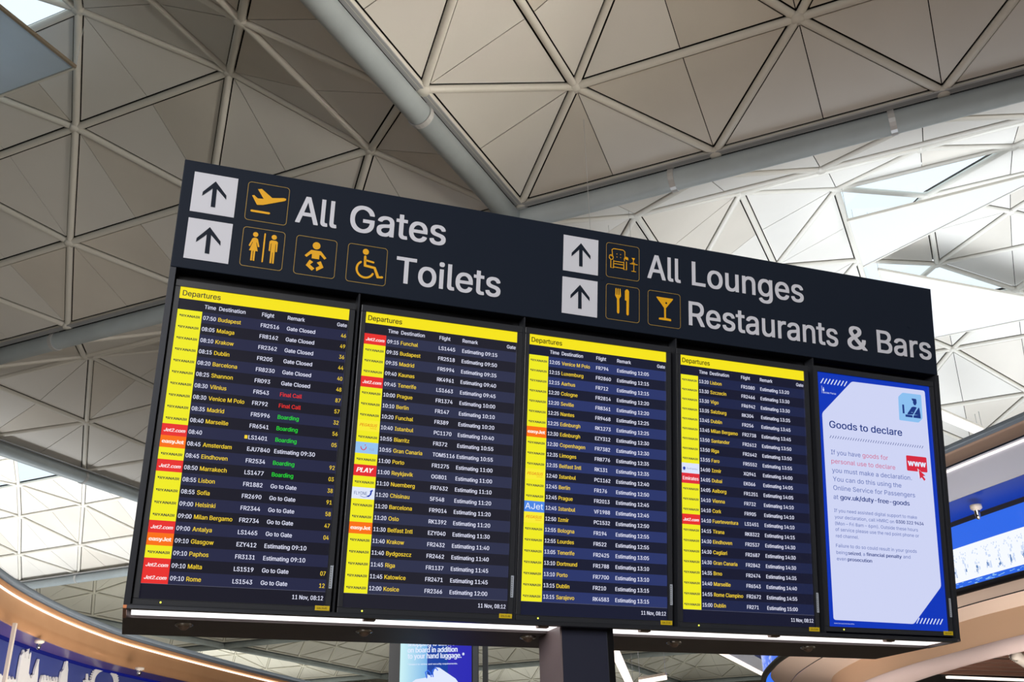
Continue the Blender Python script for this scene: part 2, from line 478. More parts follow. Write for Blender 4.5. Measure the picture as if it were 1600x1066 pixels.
tube_line(grid(-22, .11, TZ), grid(-.4, .11, TZ), 'grey steel roof tube running from the top edge down to the sign', near=True)
tube_line(grid(-.2, 37, TZ), grid(-.25, -20, TZ), 'long grey roof tube sloping up from the left edge to the upper right corner', near=True)
tube_line(grid(.0, 18.6, TZ), grid(18.6, 18.7, TZ), 'grey roof tube falling to the right at the lower left, below the shaded bay', near=True)
tube_line(grid(18.4, 37.7, TZ), grid(18.4, -20, TZ), 'pale roof tube just above the copper canopy at the left edge', near=True)
G = 'far roof tubes seen below the sign'
LBL = ['far roof tube hidden behind the right half of the board', 'far roof tube running away behind the advert screen', 'pale far roof tube rising left of the advert screen, under the board',
       'far roof tube crossing just below the left end of the board', 'far roof tube crossing low between the advert screen and the column', 'farthest roof tube, crossing lowest right of the column']
for _i, (p, q) in enumerate((((18.75, .4), (94, .4)), ((18.75, 19), (94, 19)), ((18.75, 37.7), (94, 37.7)), ((37.5, 56), (37.5, -20)), ((56.2, 56), (56.2, -20)), ((75, 56), (75, -20)))):
    tube_line(grid(p[0], p[1], TZ), grid(q[0], q[1], TZ), LBL[_i], group=G)
# corner saddle where the tubes meet
b = root('tube_saddle', grid(-.2, .2, 9.8), 'dark bracket with light rod where the two roof tubes meet above the sign', 'bracket')
MB().box(grid(-.22, .1, 9.93), E1, E2, Vector((0, 0, 1)), .22, .3, .03).build('plate', M['bracket'], b)
MB().box(grid(-.15, .12, 9.8), E1, E2, Vector((0, 0, 1)), .1, .22, .09).build('block', M['deck'], b)
MB().tube(grid(-.38, 0.1, 9.9), grid(-.38, .1, 9.45), .022, 8).build('rod', M['bracket'], b)

# fabric reflectors under the skylights: thin framed right-angled triangles
def reflector(a, b_, sa, sb, z, legs, label, fm='fabric', em='edge', legb=None):
    P = [grid(a, b_, z), grid(a + sa * legs, b_, z + .1), grid(a, b_ + sb * (legb or legs), z + .1)]
    r = root('hanging_reflector', P[0], label, 'reflector')
    up = Vector((0, 0, .015))
    MB().add([P[0], P[1], P[2], P[0] + up, P[1] + up, P[2] + up], [(0, 1, 2), (5, 4, 3), (0, 3, 4, 1), (1, 4, 5, 2), (2, 5, 3, 0)]).build('fabric', M[fm], r)
    for i in range(3):
        p, q = P[i], P[(i + 1) % 3]; d = (q - p).normalized(); s = d.cross(Vector((0, 0, 1)))
        MB().box((p + q) / 2 + Vector((0, 0, .0)), d, s, Vector((0, 0, 1)), (q - p).length / 2, .022, .03).build('edge_bar', M[em] if i != 2 else M['rib'], r)
    for p in P:
        MB().tube(p, p + Vector((0, 0, 1.6)), .006, 6).build('wire', M['bracket'], r)
reflector(-5.48, 5.8, -1, 1, 11.5, 4.6, 'pale blue-white triangular fabric reflector at the upper left corner')
reflector(5.5, -5.27, 1, -1, 11.5, 2.5, 'large white triangular reflector under the upper right skylight', 'fabric2', 'rib', legb=4.2)
reflector(12.9, -5.6, -1, -1, 11.5, 4.6, 'white triangular reflector above the right end of the sign', 'fabric2', 'rib')

# ------------------------------------------------------------------ the board: plane of the sign
O3 = Vector((-1.26803762, 3.27287836, 2.33879404))
HD = Vector((0.93920718, 0.34335093, 0)); VV = Vector((0.0566978, -0.155092, 0.98627168)); NN = Vector((0.3386373, -0.92631345, -0.16513077))
NH = Vector((0.34335093, -0.93920718, 0)); UP = Vector((0, 0, 1))
def SP(u, v, w=0.0): return O3 + HD * u + VV * v + NN * w
def plate(mb, u0, v0, u1, v1, w0, w1):     # slab in the sign plane
    return mb.hexa([SP(u0, v0, w0), SP(u1, v0, w0), SP(u1, v1, w0), SP(u0, v1, w0), SP(u0, v0, w1), SP(u1, v0, w1), SP(u1, v1, w1), SP(u0, v1, w1)])
def flat(mb, u0, v0, u1, v1, w): return mb.quad(SP(u0, v0, w), SP(u1, v0, w), SP(u1, v1, w), SP(u0, v1, w))
VB = -1.699                               # bottom of the board front
bot = SP(0, VB, 0); zb = bot.z
def UB(u, d, dz=0.0):                      # point on the horizontal underside, d metres back from the front
    p = SP(u, VB, 0) - NH * d; p.z = zb + dz; return p

# header
hs = root('direction_sign', SP(1.8, -.443, -.05), 'long dark navy wayfinding sign with white lettering above the screens', 'sign')
bevel(plate(MB(), 0, -.4430, 3.600, .004, -.09, 0).build('sign_panel', M['navy'], hs), .003)
def arrow(u, v):      # u,v top-left of a 0.166 tile
    t = plate(MB(), u, v - .1665, u + .1665, v, .0, .0015).build('arrow_tile', M['tile'], hs)
    mb = MB(); x, y = u - .042, v + .0415
    shapes(mb, SP, [[(x + .1244, y - .0692), (x + .1705, y - .1215), (x + .1710, y - .1385), (x + .1323, y - .1010), (x + .1338, y - .1787), (x + .1170, y - .1787), (x + .1160, y - .1010), (x + .0800, y - .1385), (x + .0808, y - .1215)]], .003)
    mb.build('arrow', M['navy'], t)
for u, v in ((.0425, -.0415), (.0425, -.2355), (1.6055, -.0415), (1.6045, -.2365)): arrow(u, v)
def pict(u, v, polys, name):
    mb = MB(); x0, y0, x1, y1 = u, v - .164, u + .164, v
    shapes(mb, SP, [rrect(x0, y0, x1, y1, .014), rrect(x0 + .0022, y0 + .0022, x1 - .0022, y1 - .0022, .012)], .0015)
    f = mb.build(name, M['symline'], hs)
    mb = MB()
    for pl in polys: shapes(mb, SP, [[(u + .164 * px, v - .164 * (1 - py)) for px, py in o] for o in pl], .002)
    mb.build('symbol', M['sym'], f)
W_ = lambda pts, w: [thick(pts, w)]
# take-off aeroplane, unit square coordinates
plane_ = [[(.12, .645), (.17, .66), (.26, .59), (.40, .60), (.24, .83), (.33, .855), (.60, .66), (.88, .71), (.93, .70), (.93, .66), (.90, .635), (.40, .44), (.27, .42), (.25, .43)]]
pict(.2487, -.0435, [plane_, W_([(.15, .25), (.56, .25)], .055)], 'takeoff_pictogram')
woman = [[(.275, .745), (.325, .745), (.365, .72), (.42, .53), (.385, .515), (.345, .63), (.335, .63), (.39, .41), (.335, .41), (.335, .16), (.295, .16), (.295, .41), (.28, .41), (.28, .16), (.24, .16), (.24, .41), (.19, .41), (.255, .63), (.245, .63), (.20, .51), (.165, .53), (.235, .72)]]
man = [[(.68, .745), (.80, .745), (.84, .71), (.84, .47), (.805, .46), (.80, .66), (.79, .66), (.79, .16), (.75, .16), (.745, .44), (.735, .44), (.73, .16), (.69, .16), (.69, .66), (.68, .66), (.675, .46), (.64, .47), (.64, .71)]]
pict(.2500, -.2360, [woman, [circ(.30, .83, .062, 20)], man, [circ(.74, .83, .062, 20)], W_([(.52, .17), (.52, .88)], .035)], 'toilet_pictogram')
pict(.4575, -.2375, [[circ(.50, .79, .095, 24)], [[(.38, .665), (.62, .665), (.765, .505), (.715, .465), (.62, .56), (.59, .56), (.59, .45), (.41, .45), (.41, .56), (.38, .56), (.285, .465), (.235, .505)]],
    [[(.365, .41), (.455, .36), (.385, .285), (.50, .20), (.44, .135), (.285, .255)]], [[(.635, .41), (.545, .36), (.615, .285), (.53, .225), (.55, .14), (.715, .255)]]], 'baby_care_pictogram')
wheel = [(.47 + .215 * math.cos(t), .37 + .215 * math.sin(t)) for t in [math.radians(d) for d in range(125, 336, 14)]]
pict(.6655, -.2370, [[circ(.45, .83, .078, 24)], W_([(.445, .70), (.455, .47), (.70, .44), (.80, .21), (.90, .225)], .062), W_([(.46, .61), (.66, .58)], .05), W_(wheel, .052)], 'wheelchair_pictogram')
ln = .020
sofa = [W_([(.19, .64), (.17, .80), (.22, .84), (.50, .84), (.56, .80), (.56, .64)], ln), W_([(.16, .66), (.10, .63), (.09, .56), (.14, .51), (.20, .53), (.21, .60), (.16, .66)], ln), W_([(.59, .66), (.65, .63), (.66, .56), (.61, .51), (.55, .53), (.54, .60), (.59, .66)], ln),
        W_([(.14, .51), (.14, .28), (.22, .28), (.22, .50)], ln), W_([(.61, .51), (.61, .28), (.53, .28), (.53, .50)], ln), W_([(.22, .48), (.53, .48)], ln), W_([(.22, .41), (.53, .41)], ln), W_([(.22, .31), (.53, .31)], ln),
        [circ(.32, .70, .013, 8)], [circ(.43, .70, .013, 8)], [circ(.32, .61, .013, 8)], [circ(.43, .61, .013, 8)],
        W_([(.72, .48), (.94, .48)], ln), W_([(.83, .48), (.83, .27)], ln), W_([(.77, .27), (.89, .27)], ln), [[(.76, .66), (.87, .66), (.82, .58)]], W_([(.815, .6), (.815, .50)], ln), W_([(.77, .51), (.86, .51)], ln)]
pict(1.8105, -.0420, sofa, 'lounge_pictogram')
fork = [[(.28, .90), (.31, .90), (.315, .72), (.335, .72), (.34, .90), (.37, .90), (.375, .72), (.395, .72), (.40, .90), (.43, .90), (.445, .69), (.395, .61), (.40, .22), (.365, .185), (.33, .22), (.325, .61), (.27, .69)]]
knife = [[(.56, .86), (.60, .91), (.65, .91), (.685, .86), (.68, .20), (.645, .17), (.61, .20), (.61, .58), (.56, .60)]]
pict(1.8115, -.2370, [fork, knife], 'restaurant_pictogram')
pict(2.0165, -.2365, [[[(.26, .82), (.27, .84), (.76, .84), (.77, .82), (.55, .54), (.55, .26), (.70, .25), (.71, .20), (.69, .19), (.35, .19), (.33, .20), (.34, .245), (.495, .26), (.495, .54)], circ(.56, .69, .030, 12)]], 'bar_pictogram')
def htext(s, u0, u1, v, capp):
    mb = MB(); text(mb, SP, s, u0, v, capp, u1 - u0, bold=.012, res=8, w=.002); mb.build('lettering', M['tile'], hs)
htext('All', .4450, .6110, -.1830, .1130); htext('Gates', .6640, 1.0710, -.1830, .1130)
htext('Toilets', .8690, 1.3230, -.3745, .1105)
htext('All', 2.0140, 2.1830, -.1795, .1120); htext('Lounges', 2.2400, 2.8400, -.1795, .1120)
htext('Restaurants', 2.2215, 3.0230 - .0, -.3730, .1110)
htext('&', 3.0760, 3.1900, -.3720, .1110)
htext('Bars', 3.2480, 3.5700, -.3705, .1110)
for u, v in ((1.793, -.2190), (3.4482, -.2151)):
    MB().lathe(SP(u, v, 0), NN, [(.009, 0), (.009, .002), (.004, .003), (0, .002)], 12).build('screw', M['navy'], hs)

# casing
cs = root('screen_casing', SP(1.8, VB, -.1), 'black steel casing that holds the five screens under the sign', 'frame')
plate(MB(), .004, VB, 3.603, -.443, -.30, -.075).build('back_box', M['black'], cs)
def backpt(u, v, d): p = SP(u, v, 0) - NH * d; return p
for u0, u1 in ((.0, .022), (3.587, 3.608)):
    plate(MB(), u0, VB, u1, -.443, -.28, -.004).build('side_rail', M['rim'], cs)
for uu in (.7300, 1.4400, 2.1610, 2.8820):
    plate(MB(), uu - .0035, VB + .012, uu + .0035, -.443, -.07, -.008).build('mullion', M['rim'], cs)
plate(MB(), .0, VB, 3.608, VB + .013, -.09, -.002).build('bottom_rail', M['rim'], cs)
# horizontal underside with its light recess
def slabu(mb, u0, d0, u1, d1, z0, z1):
    return mb.hexa([UB(u0, d0, z0), UB(u1, d0, z0), UB(u1, d1, z0), UB(u0, d1, z0), UB(u0, d0, z1), UB(u1, d0, z1), UB(u1, d1, z1), UB(u0, d1, z1)])
slabu(MB(), 0, .205, 3.600, .60, 0, .05).build('soffit_panel', M['soffit'], cs)
slabu(MB(), .013, .056, 3.587, .205, .045, .06).build('recess_roof', M['rim'], cs)
slabu(MB(), 0, .0, .012, .205, -.002, .009).build('recess_end', M['copper_dull'], cs)
slabu(MB(), 3.588, .0, 3.6, .205, -.002, .009).build('recess_end', M['soffit'], cs)
slabu(MB(), .012, .0, 3.588, .03, -.002, .009).build('recess_lip', M['rim'], cs)
for u0, u1, L in ((.028, 1.66, 'long white light strip under the left half of the board'), (1.87, 3.575, 'long white light strip under the right half of the board')):
    t = root('light_strip', UB((u0 + u1) / 2, .12, .02), L, 'lamp')
    slabu(MB(), u0, .058, u1, .19, .008, .02).build('diffuser', M['glow'], t)
    slabu(MB(), u0 - .004, .057, u1 + .004, .197, .02, .044).build('lamp_tray', M['rim'], t)
    n = 0
    for uu in ((.85, 1.55) if u0 < 1 else (2.0, 2.62, 3.22)):
        slabu(MB(), uu, .031, uu + .045, .058, -.006, .009).build('clip', M['bronze'], t)
for i, uu in enumerate((.2195, .9090, 1.606, 2.295, 2.990)):
    t = root('dome_fitting', UB(uu, .30, 0), ['leftmost', 'second from left', 'middle', 'fourth from left', 'rightmost'][i] + ' small round chrome fitting on the dark underside of the board', 'fitting', 'round fittings under the board')
    MB().lathe(UB(uu, .30, 0), -UP, [(.034, -.001), (.034, .006), (.027, .010), (.022, .008)], 20).build('ring', M['chrome'], t, smooth=True)
    MB().lathe(UB(uu, .30, 0), -UP, [(.022, .002), (.019, .014), (.010, .022), (0, .024)], 20).build('lens', M['bronze'], t, smooth=True)
# column
cl = root('support_column', UB(1.765, .17, -zb - EYE), 'dark square column carrying the board from below', 'column')
def colbox(u0, u1, d0, d1, z0, z1):
    a = [UB(u0, d0), UB(u1, d0), UB(u1, d1), UB(u0, d1)]
    return MB().hexa([Vector((p.x, p.y, z0)) for p in a] + [Vector((p.x, p.y, z1)) for p in a])
colbox(1.662, 1.885, .065, .30, -EYE, zb + .04).build('shaft', M['column'], cl)
colbox(1.655, 1.662, .063, .30, -EYE, zb + .04).build('lit_side', M['column_lit'], cl)  # thin skin for the lit left face; its brightness is painted
colbox(1.862, 1.888, .060, .066, -EYE, zb + .04).build('edge_strip', M['black'], cl)

# ------------------------------------------------------------------ departure screens
AL = {'R': ((240, 235, 30), 'RYANAIR', (24, 40, 60)), 'J': ((232, 48, 44), 'Jet2.com', (255, 240, 240)), 'E': ((250, 112, 12), 'easyJet', (255, 240, 225)),
      'P': ((248, 236, 50), 'PEGASUS', (222, 100, 25)), 'T': ((150, 195, 240), 'TUI', (150, 150, 180)), 'Y': ((228, 42, 48), 'PLAY', (255, 245, 245)),
      'F': ((225, 232, 250), 'FLYONE', (60, 90, 150)), 'A': ((76, 134, 228), 'AJet', (240, 245, 255)), 'X': ((220, 228, 252), 'SunExpress', (110, 130, 170)), 'M': ((224, 44, 58), 'Emirates', (255, 235, 240))}
GC, FC, BO, GO = 'Gate Closed', 'Final Call', 'Boarding', 'Go to Gate'
S1 = [l.split('|') for l in '''R|07:50|Budapest|FR2516|GC|46
R|08:05|Malaga|FR8162|GC|49
R|08:10|Krakow|FR2362|GC|36
R|08:15|Dublin|FR205|GC|44
R|08:20|Barcelona|FR8230|GC|40
R|08:25|Shannon|FR093|GC|48
R|08:30|Vilnius|FR543|FC|87
R|08:30|Venice M Polo|FR792|FC|57
R|08:35|Madrid|FR5996|BO|32
R|08:40|Marseille|FR6541|BO|56
J|08:40||LS1401|BO|05
E|08:45|Amsterdam|EJU7840|Estimating 09:30|
R|08:45|Eindhoven|FR2534|BO|92
J|08:50|Marrakech|LS1477|BO|03
R|08:55|Lisbon|FR1882|GO|38
R|08:55|Sofia|FR2690|GO|91
R|09:00|Helsinki|FR2344|GO|58
R|09:00|Milan Bergamo|FR2734|GO|47
J|09:00|Antalya|LS1465|GO|04
E|09:10|Glasgow|EZY412|Estimating 09:10|
R|09:10|Paphos|FR3131|Estimating 09:10|
J|09:10|Malta|LS1519|GO|07
J|09:10|Rome|LS1543|GO|12'''.split('\n')]
def rows(al, data):
    o = []
    for a, d in zip(al, data.split(',')):
        p = d.split('|'); o.append([a, p[0], p[1], p[2], 'Estimating ' + (p[3] if len(p) > 3 else p[0]), ''])
    return o
S2 = rows('JRRRJRRRPRTRYRFRRERRRRR', '09:15|Funchal|LS1445,09:35|Budapest|FR2518|09:50,09:35|Madrid|FR5994,09:40|Kaunas|RK4961,09:45|Tenerife|LS1663,10:00|Prague|FR1374,10:10|Berlin|FR147,10:20|Funchal|FR389,10:40|Istanbul|PC1170,10:55|Biarritz|FR372,10:55|Gran Canaria|TOM5116,11:00|Porto|FR1275,11:00|Reykjavik|OG801,11:10|Nuernberg|FR7632,11:20|Chisinau|5F548,11:20|Barcelona|FR9014,11:20|Oslo|RK1392,11:30|Belfast Intl|EZY040,11:40|Krakow|FR2432,11:40|Bydgoszcz|FR2462,11:45|Riga|FR1137,11:45|Katowice|FR2471,12:00|Kosice|FR2366')
S3 = rows('RRRRRRRERRRPRRAPRRRRRRR', '12:05|Venice M Polo|FR794,12:15|Luxemburg|FR2860,12:15|Aarhus|FR712,12:20|Cologne|FR2814,12:20|Seville|FR8361,12:25|Nantes|FR9468,12:25|Edinburgh|RK1273,12:30|Edinburgh|EZY312,12:30|Copenhagen|FR7382,12:35|Limoges|FR8776,12:35|Belfast Intl|RK131,12:40|Istanbul|PC1162,12:45|Berlin|FR176|12:50,12:45|Prague|FR2013,12:45|Istanbul|VF1988,12:50|Izmir|PC1532,12:55|Bologna|FR194,12:55|Lourdes|FR522,13:05|Tenerife|FR2425,13:10|Dortmund|FR1788,13:10|Porto|FR7700,13:15|Dublin|FR210,13:15|Sarajevo|RK4583')
S4 = rows('RRRRRRRRRXMRRRJRRRRRRRR', '13:20|Lisbon|FR1080,13:30|Szczecin|FR2466,13:30|Vigo|FR6942,13:35|Salzburg|RK304,13:45|Dublin|FR256,13:45|Milan Bergamo|FR2738,13:50|Santander|FR2612,13:50|Riga|FR2642,13:55|Faro|FR5552,14:00|Izmir|XQ941,14:05|Dubai|EK066,14:05|Aalborg|FR1251,14:10|Vienna|FR732,14:10|Cork|FR905,14:10|Fuerteventura|LS1451,14:15|Tirana|RK8322,14:30|Eindhoven|FR2537,14:30|Cagliari|FR2687,14:30|Gran Canaria|FR2842,14:35|Brno|FR2474,14:40|Marseille|FR6543,14:55|Rome Ciampino|FR2672,15:00|Dublin|FR271')
M['white_t'] = emis('screen_white', (232, 234, 255), 1.0)
M['yellow_t'] = emis('screen_yellow', (248, 212, 50), 1.0)
M['red_t'] = emis('screen_red', (240, 52, 44), 1.0)
M['green_t'] = emis('screen_green', (40, 220, 56), 1.0)
M['title'] = emis('screen_title', (246, 228, 22), 1.0, .3)
M['title_t'] = mat('screen_title_text', (40, 34, 10), .4)
M['sticker'] = mat('sticker_yellow', (228, 196, 30), .5)
M['stickerw'] = mat('sticker_grey', (176, 184, 196), .5)
M['ink'] = mat('sticker_ink', (70, 60, 20), .5)
M['line_t'] = emis('screen_rule', (96, 98, 116), 1.0)
for k, (bg, t, fg) in AL.items():
    M['al' + k] = emis('logo_ground_' + k, bg, 1.0, .3); M['at' + k] = emis('logo_ink_' + k, fg, 1.0)
M['smile'] = emis('logo_smile', (214, 60, 90), 1.0)
M['blue_i'] = emis('logo_blue', (30, 60, 170), 1.0)
PW, PH = .6490, 1.1545
def panel_bezel(r, u0, vt, w=-.022, PWv=PW, PHv=PH):
    fu0, fu1, fv0, fv1 = u0 - .0195, u0 + PWv + .0235, vt + .0275, vt - PHv - .0215
    parts = ((fu0, vt, fu1, fv0), (fu0, fv1, fu1, vt - PHv), (fu0, vt - PHv, u0, vt), (u0 + PWv, vt - PHv, fu1, vt))
    for a, b_, c, d in parts:
        bevel(plate(MB(), a, b_, c, d, w - .03, w + .006).build('bezel', M['bezel'], r), .002)
    mb = MB(); t = .0022
    for a, b_, c, d in ((u0 - t, vt, u0 + PWv + t, vt + t), (u0 - t, vt - PHv - t, u0 + PWv + t, vt - PHv), (u0 - t, vt - PHv, u0, vt), (u0 + PWv, vt - PHv, u0 + PWv + t, vt)):
        plate(mb, a, b_, c, d, w, w + .0075)
    mb.build('bezel_edge', M['rim'], r)
    MB().lathe(SP(u0 + .074, vt - PHv - .011, w + .006), NN, [(.0035, 0), (.0035, .001), (0, .0012)], 10).build('status_light', emis('status_led', (235, 240, 90), 1.5), r)
    s = MB(); flat(s, u0 + .6145, vt - PHv - .0155, u0 + .668, vt - PHv + .0015, w + .0085); s = s.build('asset_sticker', M['sticker'], r)
    mb = MB(); text(mb, SP, '126.15.%02d' % (81 + int(u0 / .7)), u0 + .6215, vt - PHv - .0105, .0072, .038, bold=.01, w=w + .0095, res=2); mb.build('lettering', M['ink'], s)
    s = MB(); flat(s, u0 + PWv + .0095, vt - 1.090, u0 + PWv + .0215, vt - 1.006, w + .0085); s = s.build('serial_sticker', M['stickerw'], r)
    mb = MB()
    for i in range(9):
        v = vt - 1.012 - i * .0085; flat(mb, u0 + PWv + .0125, v - .005, u0 + PWv + .0150, v, w + .009)
    mb.build('print_marks', M['ink'], s)
    mb = MB(); text(mb, lambda a, b_, c: SP(u0 - .011 - b_, vt - .62 + a, c), 'NEC', 0, 0, .0065, .02, w=w + .0072, res=2); mb.build('maker_mark', M['rim'], r)
def departures(u0, vt, data, light, dark, first, k_emit):
    w = -.022
    r = root('departure_screen', SP(u0 + PW / 2, vt - PH, w), first, 'screen', 'departure screens')
    bgm = emis('screen_ground', dark, 1.0, .35, .22); ltm = emis('screen_band', light, 1.0, .35, .22)
    plate(MB(), u0, vt - PH, u0 + PW, vt, w - .03, w).build('display_panel', bgm, r)
    panel_bezel(r, u0, vt)
    e = w + .0012
    t = flat(MB(), u0, vt - .0455, u0 + PW, vt, e).build('title_bar', M['title'], r)
    mb = MB(); text(mb, SP, 'Departures', u0 + .0105, vt - .0335, .0205, .1400, bold=.012, w=e + .001, res=5); mb.build('lettering', M['title_t'], t)
    mb = MB()
    hb = vt - .0760
    for s, x, wd_ in (('Time', .0960, .0420), ('Destination', .1500, .0985), ('Flight', .3115, .0465), ('Remark', .4105, .0665)):
        text(mb, SP, s, u0 + x, hb, .0155, wd_, bold=.008, w=e + .001)
    text(mb, SP, 'Gate', u0 + .6440, hb, .0150, .0390, right=True, bold=.008, w=e + .001)
    mb.build('header_lettering', M['white_t'], r, kind='stuff')
    top = vt - .0890; rh = (1.1020 - .0890) / 23
    tl = MB(); dl = MB(); fl = MB(); gl = MB(); rl = {}; harp = MB()
    for i, (a, tm, de, fn, rm, gt) in enumerate(data):
        y1 = top - i * rh; y0 = y1 - rh; bl = y1 - .0308
        if i % 2 == 0:
            flat(MB(), u0 + .0900, y0, u0 + PW, y1, w + .0006).build('row_band', ltm, r)
        tile = flat(MB(), u0, y0, u0 + .0900, y1, e).build('airline_tile', M['al' + a], r)
        mb = MB(); e2 = e + .001; nm = AL[a][1]
        if a == 'R':
            text(mb, SP, nm, u0 + .0160, bl + .0022, .0092, .0680, bold=.03, w=e2); shapes(mb, SP, [[(u0 + .008, bl + .011), (u0 + .0145, bl + .0115), (u0 + .0125, bl + .004), (u0 + .0115, bl + .004)]], e2)
        elif a == 'J': text(mb, SP, nm, u0 + .0080, bl + .001, .0125, .0760, bold=.028, shear=.25, w=e2)
        elif a == 'E': text(mb, SP, nm, u0 + .0060, bl + .0025, .0135, .0780, bold=.045, w=e2)
        elif a == 'P':
            text(mb, SP, nm, u0 + .0100, bl + .0050, .0115, .0700, bold=.012, shear=.3, w=e2); text(mb, SP, 'Airlines', u0 + .052, bl - .003, .0045, .026, w=e2, res=2)
        elif a == 'T':
            text(mb, SP, nm, u0 + .054, bl - .001, .0085, .020, w=e2)
            sm = MB(); shapes(sm, SP, [thick([(u0 + .022 + .0105 * (1 + math.cos(t)), bl + .012 + .012 * math.sin(t)) for t in [math.radians(d) for d in range(180, 361, 20)]], .0035), circ(u0 + .0385, bl + .0195, .0024, 10)], e2)
            sm.build('smile_mark', M['smile'], tile)
        elif a == 'Y': text(mb, SP, nm, u0 + .0110, bl + .0010, .0180, .0680, bold=.04, shear=.25, w=e2)
        elif a == 'F':
            text(mb, SP, nm, u0 + .0100, bl + .0020, .0125, .0500, bold=.005, w=e2)
            sm = MB(); shapes(sm, SP, [[(u0 + .058, bl - .002), (u0 + .070, bl + .004), (u0 + .073, bl + .016), (u0 + .069, bl + .017), (u0 + .080, bl + .025), (u0 + .083, bl + .019), (u0 + .079, bl + .018), (u0 + .077, bl + .005), (u0 + .068, bl - .005)], thick([(u0 + .034, bl - .002), (u0 + .048, bl - .007), (u0 + .064, bl - .004)], .0015)], e2)
            sm.build('arrow_mark', M['blue_i'], tile)
        elif a == 'A': text(mb, SP, nm, u0 + .0060, bl - .0020, .0240, .0780, w=e2)
        elif a == 'X':
            text(mb, SP, nm, u0 + .0280, bl + .0035, .0070, .0520, w=e2)
            sm = MB(); shapes(sm, SP, [circ(u0 + .0150, bl + .007, .0065, 16)], e2); shapes(sm, SP, [[(u0 + .0085, bl + .0005), (u0 + .0215, bl + .0005), (u0 + .0185, bl - .0015), (u0 + .0115, bl - .0015)]], e2); sm.build('sun_mark', M['blue_i'], tile)
        else: text(mb, SP, nm, u0 + .0080, bl + .0010, .0150, .0770, bold=.02, w=e2)
        mb.build('logo_lettering', M['at' + a], tile)
        bd = .012
        text(tl, SP, tm, u0 + .0955, bl, .0154, .0470, bold=bd, w=e2)
        if de: text(dl, SP, de, u0 + .1510, bl, .0154, cond=.92, bold=bd, w=e2)
        text(fl, SP, fn, u0 + .3110, bl, .0154, cond=.90, bold=bd, w=e2)
        if fn == 'LS1401': shapes(rl.setdefault('yellow_t', MB()), SP, [rrect(u0 + .2965, bl + .001, u0 + .3075, bl + .0145, .002)], e2)
        key = {'FC': 'red_t', 'BO': 'green_t'}.get(rm, 'white_t'); rs = {'GC': GC, 'FC': FC, 'BO': BO, 'GO': GO}.get(rm, rm)
        text(rl.setdefault(key, MB()), SP, rs, u0 + .4110, bl, .0154, cond=.92, bold=bd, w=e2)
        if gt: text(gl, SP, gt, u0 + .6440, bl, .0154, .0200, right=True, bold=bd, w=e2)
    tl.build('time_lettering', M['white_t'], r, kind='stuff'); dl.build('destination_lettering', M['yellow_t'], r, kind='stuff'); fl.build('flight_lettering', M['white_t'], r, kind='stuff')
    if gl.v: gl.build('gate_lettering', M['yellow_t'], r, kind='stuff')
    for k, mb in rl.items(): mb.build('remark_lettering', M[k], r, kind='stuff', label={'red_t': 'red Final Call remarks', 'green_t': 'green Boarding remarks', 'yellow_t': 'small amber square'}.get(k))
    flat(MB(), u0, vt - 1.1032, u0 + PW, vt - 1.1020, e).build('rule_line', M['line_t'], r)
    mb = MB(); text(mb, SP, '11 Nov, 08:12', u0 + .6420, vt - 1.1335, .0150, .1130, right=True, bold=.01, w=e + .001); mb.build('date_lettering', M['white_t'], r, kind='stuff')
VT = -.5115
departures(.0475, VT, S1, (34, 37, 66), (20, 20, 34), 'departure screen listing 07:50 Budapest first, with red and green remarks', 1)
departures(.7640, VT, S2, (44, 48, 74), (28, 28, 40), 'departure screen listing 09:15 Funchal first', 1)  # greyer ground and bands include a painted reflection
departures(1.4680, VT + .001, S3, (40, 52, 104), (20, 24, 46), 'departure screen listing 12:05 Venice first, with bluish rows', 1)  # bluer bands include a painted reflection
departures(2.1875, VT, S4, (26, 34, 70), (17, 20, 44), 'departure screen listing 13:20 Lisbon first', 1)

# customs information screen
u5, v5 = 2.9100, -.5030
r5 = root('information_screen', SP(u5 + .32, v5 - PH, -.022), 'blue and white customs screen headed Goods to declare at the right end', 'screen')
M['i_blue'] = emis('info_blue', (4, 52, 184), 1.0, .35); M['i_white'] = emis('info_white', (206, 212, 244), 1.0, .3)
M['i_navy'] = emis('info_navy', (26, 54, 128), 1.0); M['i_text'] = emis('info_text', (74, 96, 168), 1.0); M['i_red'] = emis('info_red', (214, 40, 62), 1.0); M['i_pink'] = emis('info_pink', (206, 88, 128), 1.0)
M['i_cyan'] = emis('info_cyan', (140, 192, 240), 1.0); M['i_w'] = emis('info_pure', (225, 235, 255), 1.0)
w5 = -.022; e5 = w5 + .0012
plate(MB(), u5, v5 - PH, u5 + PW, v5, w5 - .03, w5).build('display_panel', M['i_blue'], r5)
panel_bezel(r5, u5, v5)
def corner(pts, r=.012):
    o = []; n = len(pts)
    for i in range(n):
        a, b_, c = Vector(pts[i - 1]), Vector(pts[i]), Vector(pts[(i + 1) % n])
        p = b_ + (a - b_).normalized() * r; q = b_ + (c - b_).normalized() * r
        for k in range(5):
            t = k / 4; o.append(tuple(p * (1 - t) ** 2 + b_ * 2 * t * (1 - t) + q * t * t))
    return o
mb = MB(); shapes(mb, SP, [corner([(2.929, -.700), (3.105, -.529), (3.531, -.526), (3.538, -1.458), (3.368, -1.631), (2.936, -1.629)])], e5); wp = mb.build('white_field', M['i_white'], r5)
mb = MB()
for i in range(8):
    x = 2.930 + i * .0187; shapes(mb, SP, [thick([(x, -.5560), (x + .0150, -.5335)], .0045)], e5 + .001)
    x = 3.381 + i * .0187; shapes(mb, SP, [thick([(x + .003, -1.6265), (x + .0180, -1.6045)], .0045)], e5 + .001)
mb.build('hash_marks', M['i_w'], r5)
